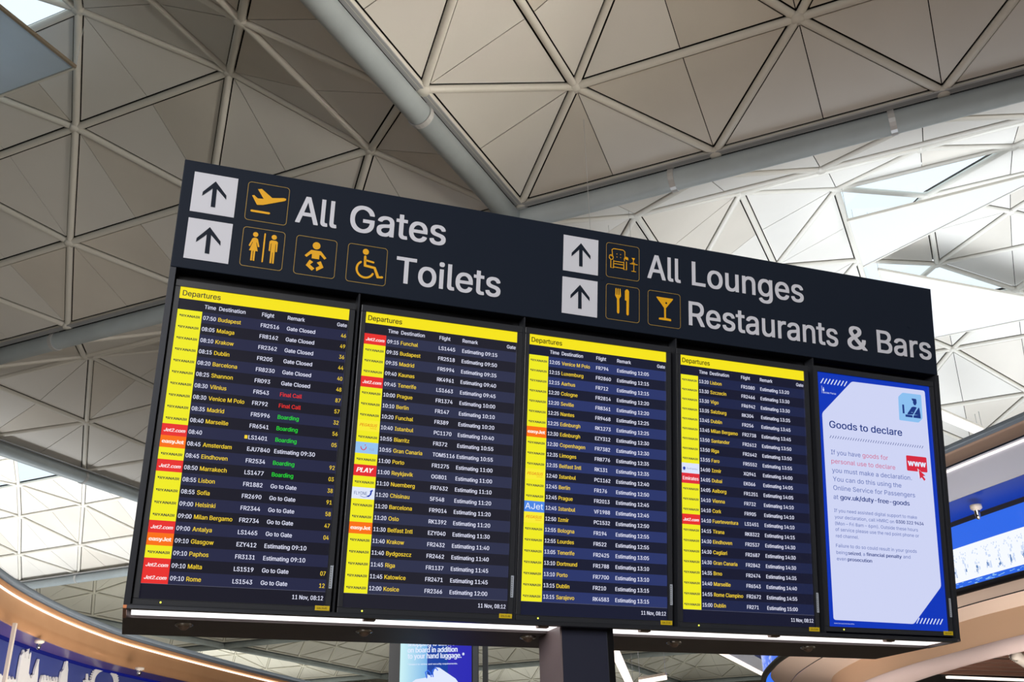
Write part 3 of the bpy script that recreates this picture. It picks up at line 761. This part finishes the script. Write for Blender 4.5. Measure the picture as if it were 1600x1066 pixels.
mb = MB(); text(mb, SP, 'Border Force', 2.9400, -.6045, .0085, .071, w=e5 + .001); shapes(mb, SP, [[(2.9330, -.569), (2.9342, -.569), (2.9342, -.605), (2.9330, -.605)]], e5 + .001)
shapes(mb, SP, [circ(2.9425, -.588, .004, 12, .007)], e5 + .001); shapes(mb, SP, [circ(2.9425, -.578, .0022, 10)], e5 + .001)
text(mb, SP, 'Border Force part of the Home Office', 2.9380, -1.6450, .0038, .1050, w=e5 + .001, res=2); mb.build('border_lettering', M['i_w'], r5, kind='stuff')
mb = MB(); shapes(mb, SP, [corner([(3.3690, -.5740), (3.3960, -.5510), (3.5065, -.5500), (3.5050, -.6670), (3.4800, -.6900), (3.3660, -.6890)], .006)], e5 + .001); ic = mb.build('icon_ground', M['i_cyan'], r5)
mb = MB(); f = lambda L: [(3.3690 + x * .0920 + .0, -.550 - (1 - y) * .140) for x, y in L]
def fi(L): return [(3.369 + x * .138, -.690 + y * .140) for x, y in L]
e6 = e5 + .002
shapes(mb, SP, [fi([(.565, .80), (.575, .83), (.75, .83), (.77, .79), (.77, .68), (.72, .60), (.65, .60), (.61, .68), (.62, .73), (.59, .76)])], e6)
shapes(mb, SP, [fi([(.60, .54), (.71, .54), (.76, .52), (.58, .26), (.50, .34), (.60, .33), (.36, .30), (.33, .24), (.40, .24), (.52, .50)])], e6)
shapes(mb, SP, [fi([(.84, .53), (.87, .52), (.90, .27), (.90, .15), (.59, .15), (.59, .21), (.62, .24), (.80, .26), (.62, .26)])], e6)
shapes(mb, SP, [fi([(.36, .30), (.33, .24), (.38, .24), (.60, .50), (.55, .52)])], e6)
shapes(mb, SP, [fi([(.14, .57), (.22, .57), (.22, .26), (.14, .26)])], e6); shapes(mb, SP, [fi([(.25, .23), (.55, .23), (.55, .15), (.25, .15)])], e6)
mb.build('officer_symbol', M['i_navy'], ic)
mb = MB(); text(mb, SP, 'Goods to declare', 2.9640, -.7655, .0325, .4120, bold=.012, res=5, w=e6)
for i in range(38):
    x = 2.9635 + i * .01412; shapes(mb, SP, [thick([(x, -.8145), (x + .0080, -.8030)], .0024)], e6)
mb.build('title_lettering', M['i_navy'], wp, kind='stuff')
mb = MB(); mp = MB(); md = MB()
def t5(m, s, x0, x1, v, c, bold=0.0): text(m, SP, s, x0, v, c, x1 - x0, bold=bold, w=e6, res=3)
t5(mb, 'If you have', 2.9655, 3.1285, -.8905, .0210); t5(mp, 'goods for', 3.1400, 3.2840, -.8900, .0210)
t5(mp, 'personal use to declare', 2.9655, 3.3220, -.9320, .0210); t5(mb, 'you must make a declaration.', 2.9660, 3.4130, -.9740, .0210)
t5(mb, 'You can do this using the', 2.9685, 3.3500, -1.0145, .0210); t5(mb, 'Online Service for Passengers', 2.9685, 3.4250, -1.0545, .0210)
t5(mb, 'at', 2.9670, 2.9930, -1.0960, .0210); t5(md, 'gov.uk/duty-free-goods', 3.0035, 3.3905, -1.0955, .0210, .02)
c = .0150
t5(mb, 'If you need assisted digital support to make', 2.9665, 3.4270, -1.1550, c); t5(mb, 'your declaration, call HMRC on', 2.9680, 3.2950, -1.1840, c); t5(md, '0300 322 9434', 3.3050, 3.4630, -1.1825, c, .02)
t5(mb, '(Mon \u2013 Fri 8am \u2013 6pm). Outside these hours', 2.9685, 3.4270, -1.2130, c); t5(mb, 'of service please use the red point phone or', 2.9685, 3.4305, -1.2400, c); t5(mb, 'red channel.', 2.9695, 3.0920, -1.2685, c)
t5(mb, 'Failure to do so could result in your goods', 2.9670, 3.4110, -1.3120, c); t5(mb, 'being', 2.9672, 3.0250, -1.3420, c); t5(md, 'seized', 3.0300, 3.0980, -1.3420, c, .02); t5(mb, ', a', 3.0990, 3.1210, -1.3420, c)
t5(md, 'financial penalty', 3.1290, 3.3240, -1.3415, c, .02); t5(mb, 'and', 3.3330, 3.3730, -1.3405, c); t5(mb, 'even', 2.9680, 3.0180, -1.3700, c); t5(md, 'prosecution', 3.0260, 3.1580, -1.3700, c, .02); t5(mb, '.', 3.1590, 3.1620, -1.3700, .002)
mb.build('body_lettering', M['i_text'], wp, kind='stuff'); mp.build('pink_lettering', M['i_pink'], wp, label='pink words in the text'); md.build('bold_lettering', M['i_navy'], wp, kind='stuff', label='dark bold words in the text')
mb = MB(); shapes(mb, SP, [rrect(3.3895, -.9300, 3.5085, -.8570, .006)], e6); bt = mb.build('red_button', M['i_red'], r5)
mb = MB(); text(mb, SP, 'www', 3.3960, -.9060, .0300, .1060, bold=.03, w=e6 + .001); shapes(mb, SP, [[(3.4500, -.9150), (3.4900, -.9420), (3.4760, -.9440), (3.4560, -.9560)]], e6 + .001); mb.build('www_lettering', M['i_w'], bt)
mb = MB(); shapes(mb, SP, [[(3.4550, -.9200), (3.4930, -.9465), (3.4780, -.9490), (3.4920, -.9640), (3.4840, -.9720), (3.4700, -.9560), (3.4600, -.9640)]], e6 + .002); mb.build('cursor_symbol', M['i_red'], bt)

# ------------------------------------------------------------------ pixel ray helper for setting out points on real surfaces
def ray(px, py):
    return (RM @ Vector((px - 800, -(py - 533), -F_PX))).normalized()
def at_z(px, py, z): r = ray(px, py); return r * (z / r.z)
def at_y(px, py, y): r = ray(px, py); return r * (y / r.y)
def smooth_path(pts, n=6):
    P = [Vector((p[0], p[1])) for p in pts]; out = []
    for i in range(len(P) - 1):
        a, b_, c, d = P[max(0, i - 1)], P[i], P[i + 1], P[min(len(P) - 1, i + 2)]
        for k in range(n):
            t = k / n
            out.append(0.5 * ((2 * b_) + (c - a) * t + (2 * a - 5 * b_ + 4 * c - d) * t * t + (-a + 3 * b_ - 3 * c + d) * t ** 3))
    out.append(P[-1]); return out
def offset(path, o):
    res = []
    for i, p in enumerate(path):
        a = path[max(0, i - 1)]; b_ = path[min(len(path) - 1, i + 1)]; d = (b_ - a).normalized(); res.append(p + Vector((-d.y, d.x)) * o)
    return res
def L3(path, z): return [Vector((p.x, p.y, z)) for p in path]
def on_path(path, px, py):
    r = ray(px, py); best = None
    for a, b_ in zip(path[:-1], path[1:]):
        d = b_ - a; den = r.x * d.y - r.y * d.x
        if abs(den) < 1e-9: continue
        t = (a.x * d.y - a.y * d.x) / den; s = (a.x * r.y - a.y * r.x) / den
        if -0.02 <= s <= 1.02 and t > 0 and (best is None or t < best): best = t
    if best is None: best = 14
    return r * best

# ------------------------------------------------------------------ left canopy: copper fascia, blue sign band
LP = smooth_path([(-5.3, 8.6), (-5.85, 10.1), (-6.25, 11.5), (-6.55, 12.9), (-6.70, 14.1), (-6.77, 15.4), (-6.75, 16.6), (-6.65, 17.8), (-6.25, 20), (-5.62, 22.9), (-4.9, 25.6), (-4.0, 28.5)])
cn = root('shop_canopy', (-6.7, 15, -EYE), 'curved shop canopy with polished copper fascia and blue wall at the lower left', 'canopy')
o_ = lambda k: offset(LP, k)       # + is away from the camera (to the left)
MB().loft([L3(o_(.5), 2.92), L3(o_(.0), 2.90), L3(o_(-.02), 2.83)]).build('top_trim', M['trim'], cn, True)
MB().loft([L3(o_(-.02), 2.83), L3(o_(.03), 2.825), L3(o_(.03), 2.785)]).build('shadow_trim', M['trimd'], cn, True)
MB().loft([L3(o_(-.0), 2.785), L3(o_(.01), 2.715), L3(o_(.02), 2.712)]).build('copper_trim', M['copper'], cn, True)
MB().loft([L3(o_(-.012), 2.704), L3(o_(-.016), 2.695), L3(o_(-.012), 2.684), L3(o_(.03), 2.682)]).build('led_line', M['led'], cn, True)
MB().loft([L3(o_(.0), 2.680), L3(o_(-.01), 2.50), L3(o_(-.0), 2.335), L3(o_(.03), 2.33)]).build('fascia', M['copper'], cn, True, label='polished copper fascia')
MB().loft([L3(o_(.03), 2.332), L3(o_(.33), 2.300)]).build('soffit', M['bluesof'], cn, True)
MB().loft([L3(o_(.33), 2.30), L3(o_(.36), 2.265), L3(o_(.38), 2.262)]).build('blue_led_line', M['blueled'], cn, True)
MB().loft([L3(o_(.40), 2.30), L3(o_(.40), 0.3)]).build('blue_wall', M['blue'], cn, True)
MB().loft([L3(o_(.5), 2.92), L3(o_(.6), .3)]).build('back_wall', M['dark'], cn, True)
skp = offset(LP, .355)
def sk(px, py, w=0): return on_path(skp, px, py)
def cutout(poly, label, group='white skyline cut-outs on the blue wall', hole=None):
    mb = MB(); shapes(mb, lambda a, b_, c: Vector((a, b_, c)), [[(x / 100, y / 100) for x, y in poly]] + ([[(x / 100, y / 100) for x, y in hole]] if hole else []), 0)
    pts = [sk(v.x * 100, v.y * 100) for v in mb.v]
    m2 = MB(); n = len(pts)
    dirv = [Vector((-.035, 0.0, 0))] * n
    from collections import Counter
    ec = Counter()
    for f in mb.f:
        for i in range(len(f)): ec[tuple(sorted((f[i], f[(i + 1) % len(f)])))] += 1
    fs = list(mb.f) + [tuple(i + n for i in f[::-1]) for f in mb.f] + [(a, b_, b_ + n, a + n) for (a, b_), k in ec.items() if k == 1]
    m2.add(pts + [p + Vector((-.03, 0, 0)) for p in pts], fs)
    b = m2.build('skyline_cutout', M['cut'], origin=pts[0]); tag(b, label, 'cutout', group); return b
def lz(L, x0=0, y0=960, s=10.0): return [(x0 + a / s, y0 + b_ / s) for a, b_ in L]
B_ = 1250
cutout(lz([(270, B_), (272, 1060), (300, 860), (340, 640), (365, 600), (378, 555), (390, 600), (385, 680), (400, 690), (408, 590), (430, 570), (445, 580), (462, 482), (472, 490), (455, 590), (440, 690), (455, 695), (465, 620), (485, 595), (492, 610), (480, 690), (450, 920), (425, 1060), (400, B_)]), 'tall white square tower cut-out with a flagpole')
cutout(lz([(420, B_), (432, 1000), (455, 930), (465, 950), (475, 1000), (500, 1005), (510, 950), (535, 945), (555, 850), (590, 750), (607, 700), (618, 710), (605, 800), (600, 900), (585, 1060), (575, B_)]), 'white slim spire cut-out beside the tall square tower')
cutout(lz([(60, B_), (85, 1000), (95, 975), (105, 1010), (140, 1020), (155, 965), (170, 1020), (190, 1025), (210, 975), (225, 1025), (255, 1005), (265, B_)]), 'low white crenellated cut-out left of the tall square tower')
cutout(lz([(0, B_), (0, 940), (20, 930), (30, 960), (50, 960), (45, B_)]), 'white cut-out fragment at the left edge')
cutout(lz([(620, B_), (640, 1030), (668, 950), (675, 1020), (695, 1030), (705, 950), (718, 960), (720, 1030), (745, 1035), (758, 960), (770, 1030), (785, 1035), (798, 975), (810, 1035), (835, 1040), (850, 980), (862, 1035), (885, 1035), (895, 980), (905, 990), (900, B_)]), 'low white cut-out with many pinnacles')
cutout(lz([(925, B_), (945, 1000), (965, 900), (1000, 860), (1025, 770), (1050, 690), (1060, 655), (1070, 665), (1062, 780), (1068, 870), (1060, 930), (1055, 1000), (1040, B_)]), 'white pointed clock tower cut-out')
cutout(lz([(1300, B_), (1325, 1030), (1360, 1020), (1372, 930), (1382, 940), (1380, 1030), (1410, 1050), (1400, B_)]), 'small white spire cut-out left of the wheel')
ring = []; N = 40
for i in range(N * 2):
    t = 2 * math.pi * i / (N * 2); rr = 20.5 + (2.0 if i % 2 else 0); ring.append((164 + rr * math.cos(t), 1065 + rr * 1.12 * math.sin(t)))
cutout(ring, 'white toothed wheel cut-out at the bottom edge', hole=circ(164, 1066, 16, 40, 17.5))
# pole, dome cameras
pl = at_z(23.4, 975, 2.31)
t = root('canopy_post', (pl.x + .05, pl.y, -EYE), 'slim pale vertical post in front of the blue wall at the left edge', 'post')
MB().box((pl.x + .05, pl.y - .1, .35), Vector((1, 0, 0)), Vector((0, 1, 0)), UP, .022, .022, 1.95).build('post_shaft', M['cream'], t)
MB().box((pl.x + .05, pl.y - .1, -EYE + .02), Vector((1, 0, 0)), Vector((0, 1, 0)), UP, .08, .08, .02).build('base_plate', M['cream'], t)
def smallcam(p, s, label):
    t = root('dome_camera', p, label, 'camera')
    MB().lathe(p, -UP, [(0, -.02), (.09 * s, -.02), (.09 * s, .01), (.045 * s, .03), (.04 * s, .035)], 18).build('base', M['cream'], t, True)
    MB().lathe(p, -UP, [(.045 * s, .03), (.042 * s, .07), (.03 * s, .10), (0, .11)], 18).build('camera_dome', M['chrome'], t, True)
smallcam(at_z(61.5, 1003, 2.27), .75, 'small dome camera under the copper canopy nearest the left edge')
smallcam(at_z(218, 1045.5, 2.27), .85, 'small dome camera under the copper canopy below the left end of the board')

# ------------------------------------------------------------------ right canopy with the video wall
RP = smooth_path([(5.6, 4.0), (5.06, 5.5), (4.62, 6.7), (4.2, 7.88), (3.87, 8.75), (3.5, 9.9), (3.2, 11.2), (3.07, 12.6), (3.13, 14.1), (3.36, 15.8), (3.8, 17.4), (4.6, 19), (5.8, 20.5)])[::-1]
ro = lambda k: offset(RP, k)
cr = root('shop_canopy', (4, 9, -EYE), 'curved shop canopy with silver fascia and beige bulkhead at the right edge', 'canopy')
MB().loft([L3(ro(.5), 2.93), L3(ro(0), 2.91), L3(ro(-.01), 2.875)]).build('top_trim', M['trimd'], cr, True)
MB().loft([L3(ro(-.01), 2.875), L3(ro(.01), 2.872), L3(ro(.01), 2.835)]).build('second_trim', M['trim'], cr, True)
MB().loft([L3(ro(-.02), 2.835), L3(ro(.02), 2.825), L3(ro(.03), 2.73)]).build('bronze_trim', M['bronze'], cr, True)
MB().loft([L3(ro(.0), 2.728), L3(ro(.0), 2.708)]).build('dark_line', M['navy'], cr, True)
MB().loft([L3(ro(-.01), 2.708), L3(ro(-.01), 2.693)]).build('silver_trim', M['silver'], cr, True)
MB().loft([L3(ro(-.012), 2.692), L3(ro(-.016), 2.686), L3(ro(-.012), 2.678), L3(ro(.03), 2.677)]).build('led_line', M['led'], cr, True)
MB().loft([L3(ro(.0), 2.676), L3(ro(-.01), 2.55), L3(ro(-.0), 2.42)]).build('fascia', M['silver'], cr, True, label='polished silver fascia')
MB().loft([L3(ro(.01), 2.42), L3(ro(.27), 2.335)]).build('soffit', mat('blue_soffit_bright', (20, 60, 170), .35), cr, True)
MB().loft([L3(ro(.27), 2.335), L3(ro(.30), 2.30), L3(ro(.33), 2.30)]).build('dark_recess', M['dark'], cr, True)
# bulkhead below the screen: curved rows stepping inwards
YS = (5.0, 6.7, 8.5, 9.4, 10.6, 12.0, 13.4, 14.6, 16.0, 18.0)
def row(xs, z): return L3(smooth_path([(x, y) for x, y in zip(xs, YS)]), z)
X_FR = (5.50, 4.89, 4.27, 3.97, 3.66, 3.42, 3.38, 3.50, 3.85, 4.7)
X_SE = (5.48, 4.86, 4.23, 3.97, 3.75, 3.62, 3.66, 3.79, 4.10, 5.0)
X_SH = (5.52, 4.91, 4.28, 4.03, 3.92, 3.87, 3.99, 4.30, 4.75, 5.6)
X_LT = (5.40, 4.78, 4.20, 4.03, 3.87, 3.87, 4.05, 4.40, 5.00, 6.0)
X_LB = (5.38, 4.80, 4.17, 4.01, 3.97, 4.05, 4.30, 4.70, 5.30, 6.3)
MB().loft([L3(ro(.26), 1.745), L3(ro(.25), 1.735), L3(ro(.26), 1.69), L3(ro(.32), 1.688)]).build('screen_ledge', M['black'], cr, True)
MB().loft([row(X_FR, 1.695), row(X_SE, 1.592)]).build('upper_bulkhead', M['beige'], cr, True)
MB().loft([row([x - .001 for x in X_SE], 1.592), row([x - .001 for x in X_SE], 1.582)]).build('shadow_gap', M['dark'], cr, True)
MB().loft([row(X_SE, 1.582), row(X_SH, 1.48)]).build('lower_bulkhead', M['beige'], cr, True)
MB().loft([row(X_SH, 1.48), row(X_LT, 1.24)]).build('tan_bulkhead', M['tan'], cr, True, label='tan sloping bulkhead')
MB().loft([row(X_LT, 1.24), row([x - .01 for x in X_LT], 1.23), row(X_LB, 1.12), row([x + .06 for x in X_LB], 1.115)]).build('bulkhead_lip', M['lip'], cr, True)
# video wall: real screen following the curve
def vrow(k0, z0, z1, name, m, par, a=None, b_=None, label=None):
    path = ro(k0)[a:b_]; return MB().loft([L3(path, z0), L3(path, z1)]).build(name, m, par, True, label=label)
vw = root('video_wall', (4.2, 9, 1.7), 'curved blue and white video wall above the beige bulkhead at the right edge', 'screen')
vrow(.30, 2.30, 1.745, 'display_panel', M['scrblue'], vw)
iw = [i for i, p in enumerate(RP) if p.y < 12.6]
a_i = iw[0]
vrow(.296, 2.10, 1.80, 'white_band', M['scrwhite'], vw, a_i)
vrow(.294, 2.30, 2.15, 'violet_field', M['scrviolet'], vw, None, a_i)
rv = random.Random(3)
pa = ro(.292)[a_i:]; ln_ = [0]
for p, q in zip(pa[:-1], pa[1:]): ln_.append(ln_[-1] + (q - p).length)
def pat(s, k=0):
    for i in range(len(pa) - 1):
        if ln_[i + 1] >= s: t = (s - ln_[i]) / (ln_[i + 1] - ln_[i]); return pa[i].lerp(pa[i + 1], t)
    return pa[-1]
m1 = MB(); m2 = MB(); m3 = MB()
def qd(m, s, ds, z, dz):
    a = pat(s); b_ = pat(s + ds); m.quad((a.x, a.y, z), (b_.x, b_.y, z), (b_.x, b_.y, z + dz), (a.x, a.y, z + dz))
s = 0.2
while s < ln_[-1] - .3:
    for k in range(9): qd(m1, s + rv.uniform(-.02, .05), rv.uniform(.006, .02), 1.82 + rv.uniform(0, .16), rv.uniform(.01, .04))
    for k in range(4): qd(m2, s + rv.uniform(.0, .02), rv.uniform(.008, .016), 1.84 + rv.uniform(0, .05), rv.uniform(.015, .03))
    for k in range(10): qd(m1, s + rv.uniform(-.04, .06), .01, 1.99 + rv.uniform(0, .06), .012)
    s += .135
for k in range(260): qd(m3, rv.uniform(0, ln_[-1] - .1), rv.uniform(.01, .05), 1.75 + rv.uniform(0, .045), rv.uniform(.003, .01))
m1.build('grey_marks', M['scrdark'], vw, kind='stuff'); m2.build('dark_marks', M['scrdark2'], vw, kind='stuff'); m3.build('white_marks', M['i_cyan'], vw, kind='stuff')
p2 = ro(.290)[:a_i]; m4 = MB()
for k in range(500):
    i = rv.randrange(len(p2) - 1); t = rv.random(); a = p2[i].lerp(p2[i + 1], t); b_ = a + (p2[i + 1] - p2[i]).normalized() * rv.uniform(.02, .06); z = rv.uniform(1.76, 2.28); dz = rv.uniform(.02, .05)
    m4.quad((a.x, a.y, z), (b_.x, b_.y, z), (b_.x, b_.y, z + dz), (a.x, a.y, z + dz))
m4.build('light_flecks', M['i_w'], vw, kind='stuff')
fc0, fc1 = Vector((3.6, 19.5, 0)), Vector((6.2, 25.45, 0)); fd = (fc1 - fc0).normalized(); fnm = Vector((fd.y, -fd.x, 0)); fcm = (fc0 + fc1) / 2; fl_ = (fc1 - fc0).length / 2
fcn = root('far_canopy', fcm + UP * 2.9, 'far silver and navy canopy edge with white light line under the board', 'canopy')
MB().box(fcm + UP * 2.69, fd, fnm, UP, fl_, .03, .03).build('led_line', M['led'], fcn)
MB().box(fcm + UP * 2.86, fd, fnm, UP, fl_, .02, .14).build('fascia', M['silver'], fcn)
MB().box(fcm + UP * 3.4, fd, fnm, UP, fl_, .02, .4).build('upper_wall', M['blue'], fcn)
smallcam(at_z(1525, 793, 2.31), .55, 'small dome camera above the video wall at the right edge')
# slatted ceiling behind the lip
sc_ = root('slatted_ceiling', (5, 11, 1.32), 'dark brown slatted timber ceiling inside the shop at the bottom right corner', 'ceiling')
dS = Vector((HD.x, HD.y, 0)); dN = Vector((-HD.y, HD.x, 0))
lbp = smooth_path([(x, y) for x, y in zip(X_LB, YS)])
for i in range(12):
    y = 7.9 + i * .32
    x = min(lbp, key=lambda p_: abs(p_.y - y)).x + .13 + (.1 if i % 3 == 1 else 0)
    if 11.85 < y + .36 * .9 < 12.35 and False: continue
    a = Vector((x, y, 1.29)); b_ = a + dS * 3.4
    MB().box((a + b_) / 2, dS, dN, UP, 1.7, .055, .014).build('slat', M['slat'], sc_)
bk = [Vector((p_.x + .10, p_.y, 1.5)) for p_ in lbp]; bk2 = [Vector((p_.x + 5.5, p_.y + 1.5, 1.5)) for p_ in lbp]
m_ = MB().loft([bk, bk2]); m_.loft([[p_ + UP * .04 for p_ in bk], [p_ + UP * .04 for p_ in bk2]]); m_.build('backing_board', M['dark'], sc_)
p, q = at_z(1480, 1058, 1.30), at_z(1610, 1063, 1.30)
ll = root('linear_lamp', (p + q) / 2, 'thin white light line in the slatted ceiling at the bottom right', 'lamp')
dl_ = (q - p).normalized(); MB().box((p + q) / 2 + dl_ * .8, dl_, UP.cross(dl_), UP, (q - p).length / 2 + .8, .022, .015).build('diffuser', M['led'], ll)
MB().box((p + q) / 2 + dl_ * .8 + UP * .03, dl_, UP.cross(dl_), UP, (q - p).length / 2 + .85, .035, .02).build('housing', M['dark'], ll)
# spotlight
sp = at_z(1592, 1028, 1.13); sl = root('spotlight', sp, 'cream adjustable spotlight hanging at the bottom right corner', 'lamp')
ax = Vector((.75, .1, -.45)).normalized()
MB().lathe(sp - ax * .04, ax, [(0, -.02), (.04, -.02), (.052, 0), (.056, .16), (.05, .165), (.044, .14), (0, .13)], 22).build('lamp_head', M['cream'], sl, True)
MB().tube(sp + Vector((0, 0, .03)), sp + Vector((.0, .0, .14)), .009, 10).build('stem', M['cream'], sl, True)
MB().box(sp + Vector((.0, 0, .145)), HD, NH, UP, .07, .02, .012).build('track_adapter', M['cream'], sl)
rg = MB(); cc = sp - ax * .03 + Vector((-.03, -.03, 0))
for k in range(16):
    t0 = 2 * math.pi * k / 16; t1 = 2 * math.pi * (k + 1) / 16
    rg.tube(cc + Vector((math.cos(t0) * .045, 0, math.sin(t0) * .05)), cc + Vector((math.cos(t1) * .045, 0, math.sin(t1) * .05)), .004, 6)
rg.build('yoke', M['chrome'], sl, True)

# ------------------------------------------------------------------ advertising screen behind the board
YT = 7.6
ad = root('advert_screen', (at_y(682, 1066, YT).x, YT, -EYE), 'portrait advert screen with white text on blue seen below the board', 'screen')
def AT(px, py, w=0): p = at_y(px, py, YT); p.y -= w; return p
def APOLY(mb, L, w): shapes(mb, lambda a, b_, c: AT(a * 100, b_ * 100, c), [[(x / 100, y / 100) for x, y in L]], w)
pL, pR = AT(609, 1010), AT(738, 1010); zt = AT(680, 985).z; z0 = -.4
X, Y = Vector((1, 0, 0)), Vector((0, 1, 0))
def ab(x0, x1, za, zb_, y0, y1): return MB().hexa([(x0, y0, za), (x1, y0, za), (x1, y1, za), (x0, y1, za), (x0, y0, zb_), (x1, y0, zb_), (x1, y1, zb_), (x0, y1, zb_)])
xl, xr = AT(626, 1010).x, AT(737, 1010).x
ab(AT(609, 1010).x, AT(747, 1010).x, -EYE, zt + .02, YT + .01, YT + .12).build('housing', M['black'], ad)
ab(AT(609, 1010).x, xl, z0, zt, YT - .02, YT + .01).build('bezel', M['black'], ad)
ab(AT(737, 1010).x, AT(742, 1010).x, z0, zt, YT - .02, YT + .01).build('bezel', M['black'], ad)
ab(AT(739, 1010).x, AT(747, 1010).x, z0, zt, YT - .03, YT - .02).build('edge_trim', mat('edge_grey', (110, 115, 122), .4, .5), ad)
ab(AT(754, 1010).x, AT(762, 1010).x, -EYE, zt, YT - .03, YT + .1).build('side_post', mat('post_grey', (96, 98, 100), .4, .4), ad)
bl_ = emis('advert_blue', (44, 42, 180), 1.0, .3)
ab(xl, xr, z0, zt, YT - .004, YT + .008).build('display_panel', bl_, ad)
mb = MB(); xm = AT(668, 1010).x; mb.quad((xl, YT - .006, z0), (xm, YT - .006, z0), (xm, YT - .006, zt), (xl, YT - .006, zt))
lg = emis('advert_light', (150, 200, 236), 1.0, .3)
nt = lg.node_tree; b_n = nt.nodes['Principled BSDF']; tc = nt.nodes.new('ShaderNodeTexCoord'); sx = nt.nodes.new('ShaderNodeSeparateXYZ'); rp = nt.nodes.new('ShaderNodeValToRGB')
nt.links.new(tc.outputs['Generated'], sx.inputs[0]); nt.links.new(sx.outputs['X'], rp.inputs['Fac'])
rp.color_ramp.elements[0].color = lin((196, 236, 240)) + (1,); rp.color_ramp.elements[1].color = lin((120, 180, 232)) + (1,)
nt.links.new(rp.outputs['Color'], b_n.inputs['Emission Color'])
mb.build('light_field', lg, ad)
mb = MB(); xq = AT(700, 1010).x; mb.quad((xm, YT - .006, z0), (xq, YT - .006, z0), (xq, YT - .006, zt), (xm, YT - .006, zt)); mb.build('mid_field', emis('advert_mid', (8, 62, 160), 1.0, .3), ad)
mb = MB()
def adt(s, px0, px1, py, cap, bold=.03):
    a = AT(px0, py); b_ = AT(px1, py - (px1 - px0) * .02); sl_ = (b_.z - a.z) / (b_.x - a.x)
    text(mb, lambda u, v, w: Vector((u, YT - .009, v + (u - a.x) * sl_)), s, a.x, a.z, cap, b_.x - a.x, bold=bold, w=0)
cp = (AT(680, 1011).z - AT(680, 1019).z)
adt('shopping is allowed', 637, 716, 1010.5, cp); adt('on board in addition', 637, 715, 1020.5, cp); adt('to your hand luggage.*', 637, 726, 1030, cp)
adt('*Subject to airline and security requirements.', 637, 715, 1040, cp * .3, .02)
mb.build('lettering', M['i_w'], ad)
mb = MB()
APOLY(mb, [(632, 1075), (650, 1062), (668, 1059), (668, 1054), (671, 1056), (676, 1055), (680, 1043), (687, 1044), (712, 1061), (722, 1075)], .010)
mb.build('bag_symbol', M['i_w'], ad)
mb = MB()
APOLY(mb, thick([(667, 1060), (665, 1051), (669, 1048), (673, 1052), (674, 1058)], 1.6), .011); APOLY(mb, thick([(677, 1058), (676, 1048), (681, 1044), (684, 1048)], 1.6), .011)
mb.build('bag_handle', M['scrblue'], ad)

# ------------------------------------------------------------------ hanging light bars seen right of the column
for pts, lab, rr in ((((962, 1021), (968, 1034), (990, 1082)), 'bright white hanging light bar right of the column', .05),
                     (((1000, 1066), (1040, 1059)), 'thin white light bar low right of the column', .018)):
    P = [at_z(x, y, 1.75) for x, y in pts]; t = root('hanging_lamp', P[0], lab, 'lamp')
    for a, b_ in zip(P[:-1], P[1:]):
        d = (b_ - a).normalized(); MB().box((a + b_) / 2, d, UP.cross(d), UP, (b_ - a).length / 2 + .01, rr, .03).build('diffuser', M['led'], t)
        MB().box((a + b_) / 2 + UP * .05, d, UP.cross(d), UP, (b_ - a).length / 2 + .02, rr * .8, .02).build('housing', M['cream'], t)
    for a in (P[0], P[-1]): MB().tube(a + UP * .06, Vector((a.x, a.y, 9.9)), .004, 6).build('wire', M['bracket'], t)

# pair of tube lamps on the roof edge just right of the board
for k_, (a_, b_, lb_) in enumerate((((1464, 643), (1536, 674), 'upper of two white tube lamps under the bright roof, right of the board'), ((1464, 650), (1530, 678), 'lower of two white tube lamps under the bright roof, right of the board'))):
    P0, P1 = at_z(*a_, 9.55), at_z(*b_, 9.55); t = root('tube_lamp', (P0 + P1) / 2, lb_, 'lamp')
    MB().tube(P0, P1, .055, 12).build('lamp_tube', M['glow'], t, True)
    d = (P1 - P0).normalized(); MB().box((P0 + P1) / 2 + UP * .09, d, UP.cross(d), UP, (P1 - P0).length / 2, .06, .03).build('housing', M['rib'], t)
    for e_ in (P0, P1): MB().tube(e_ + UP * .1, e_ + UP * .6, .012, 6).build('hanger', M['bracket'], t)

for o in bpy.data.objects:
    if '_o' in o: del o['_o']
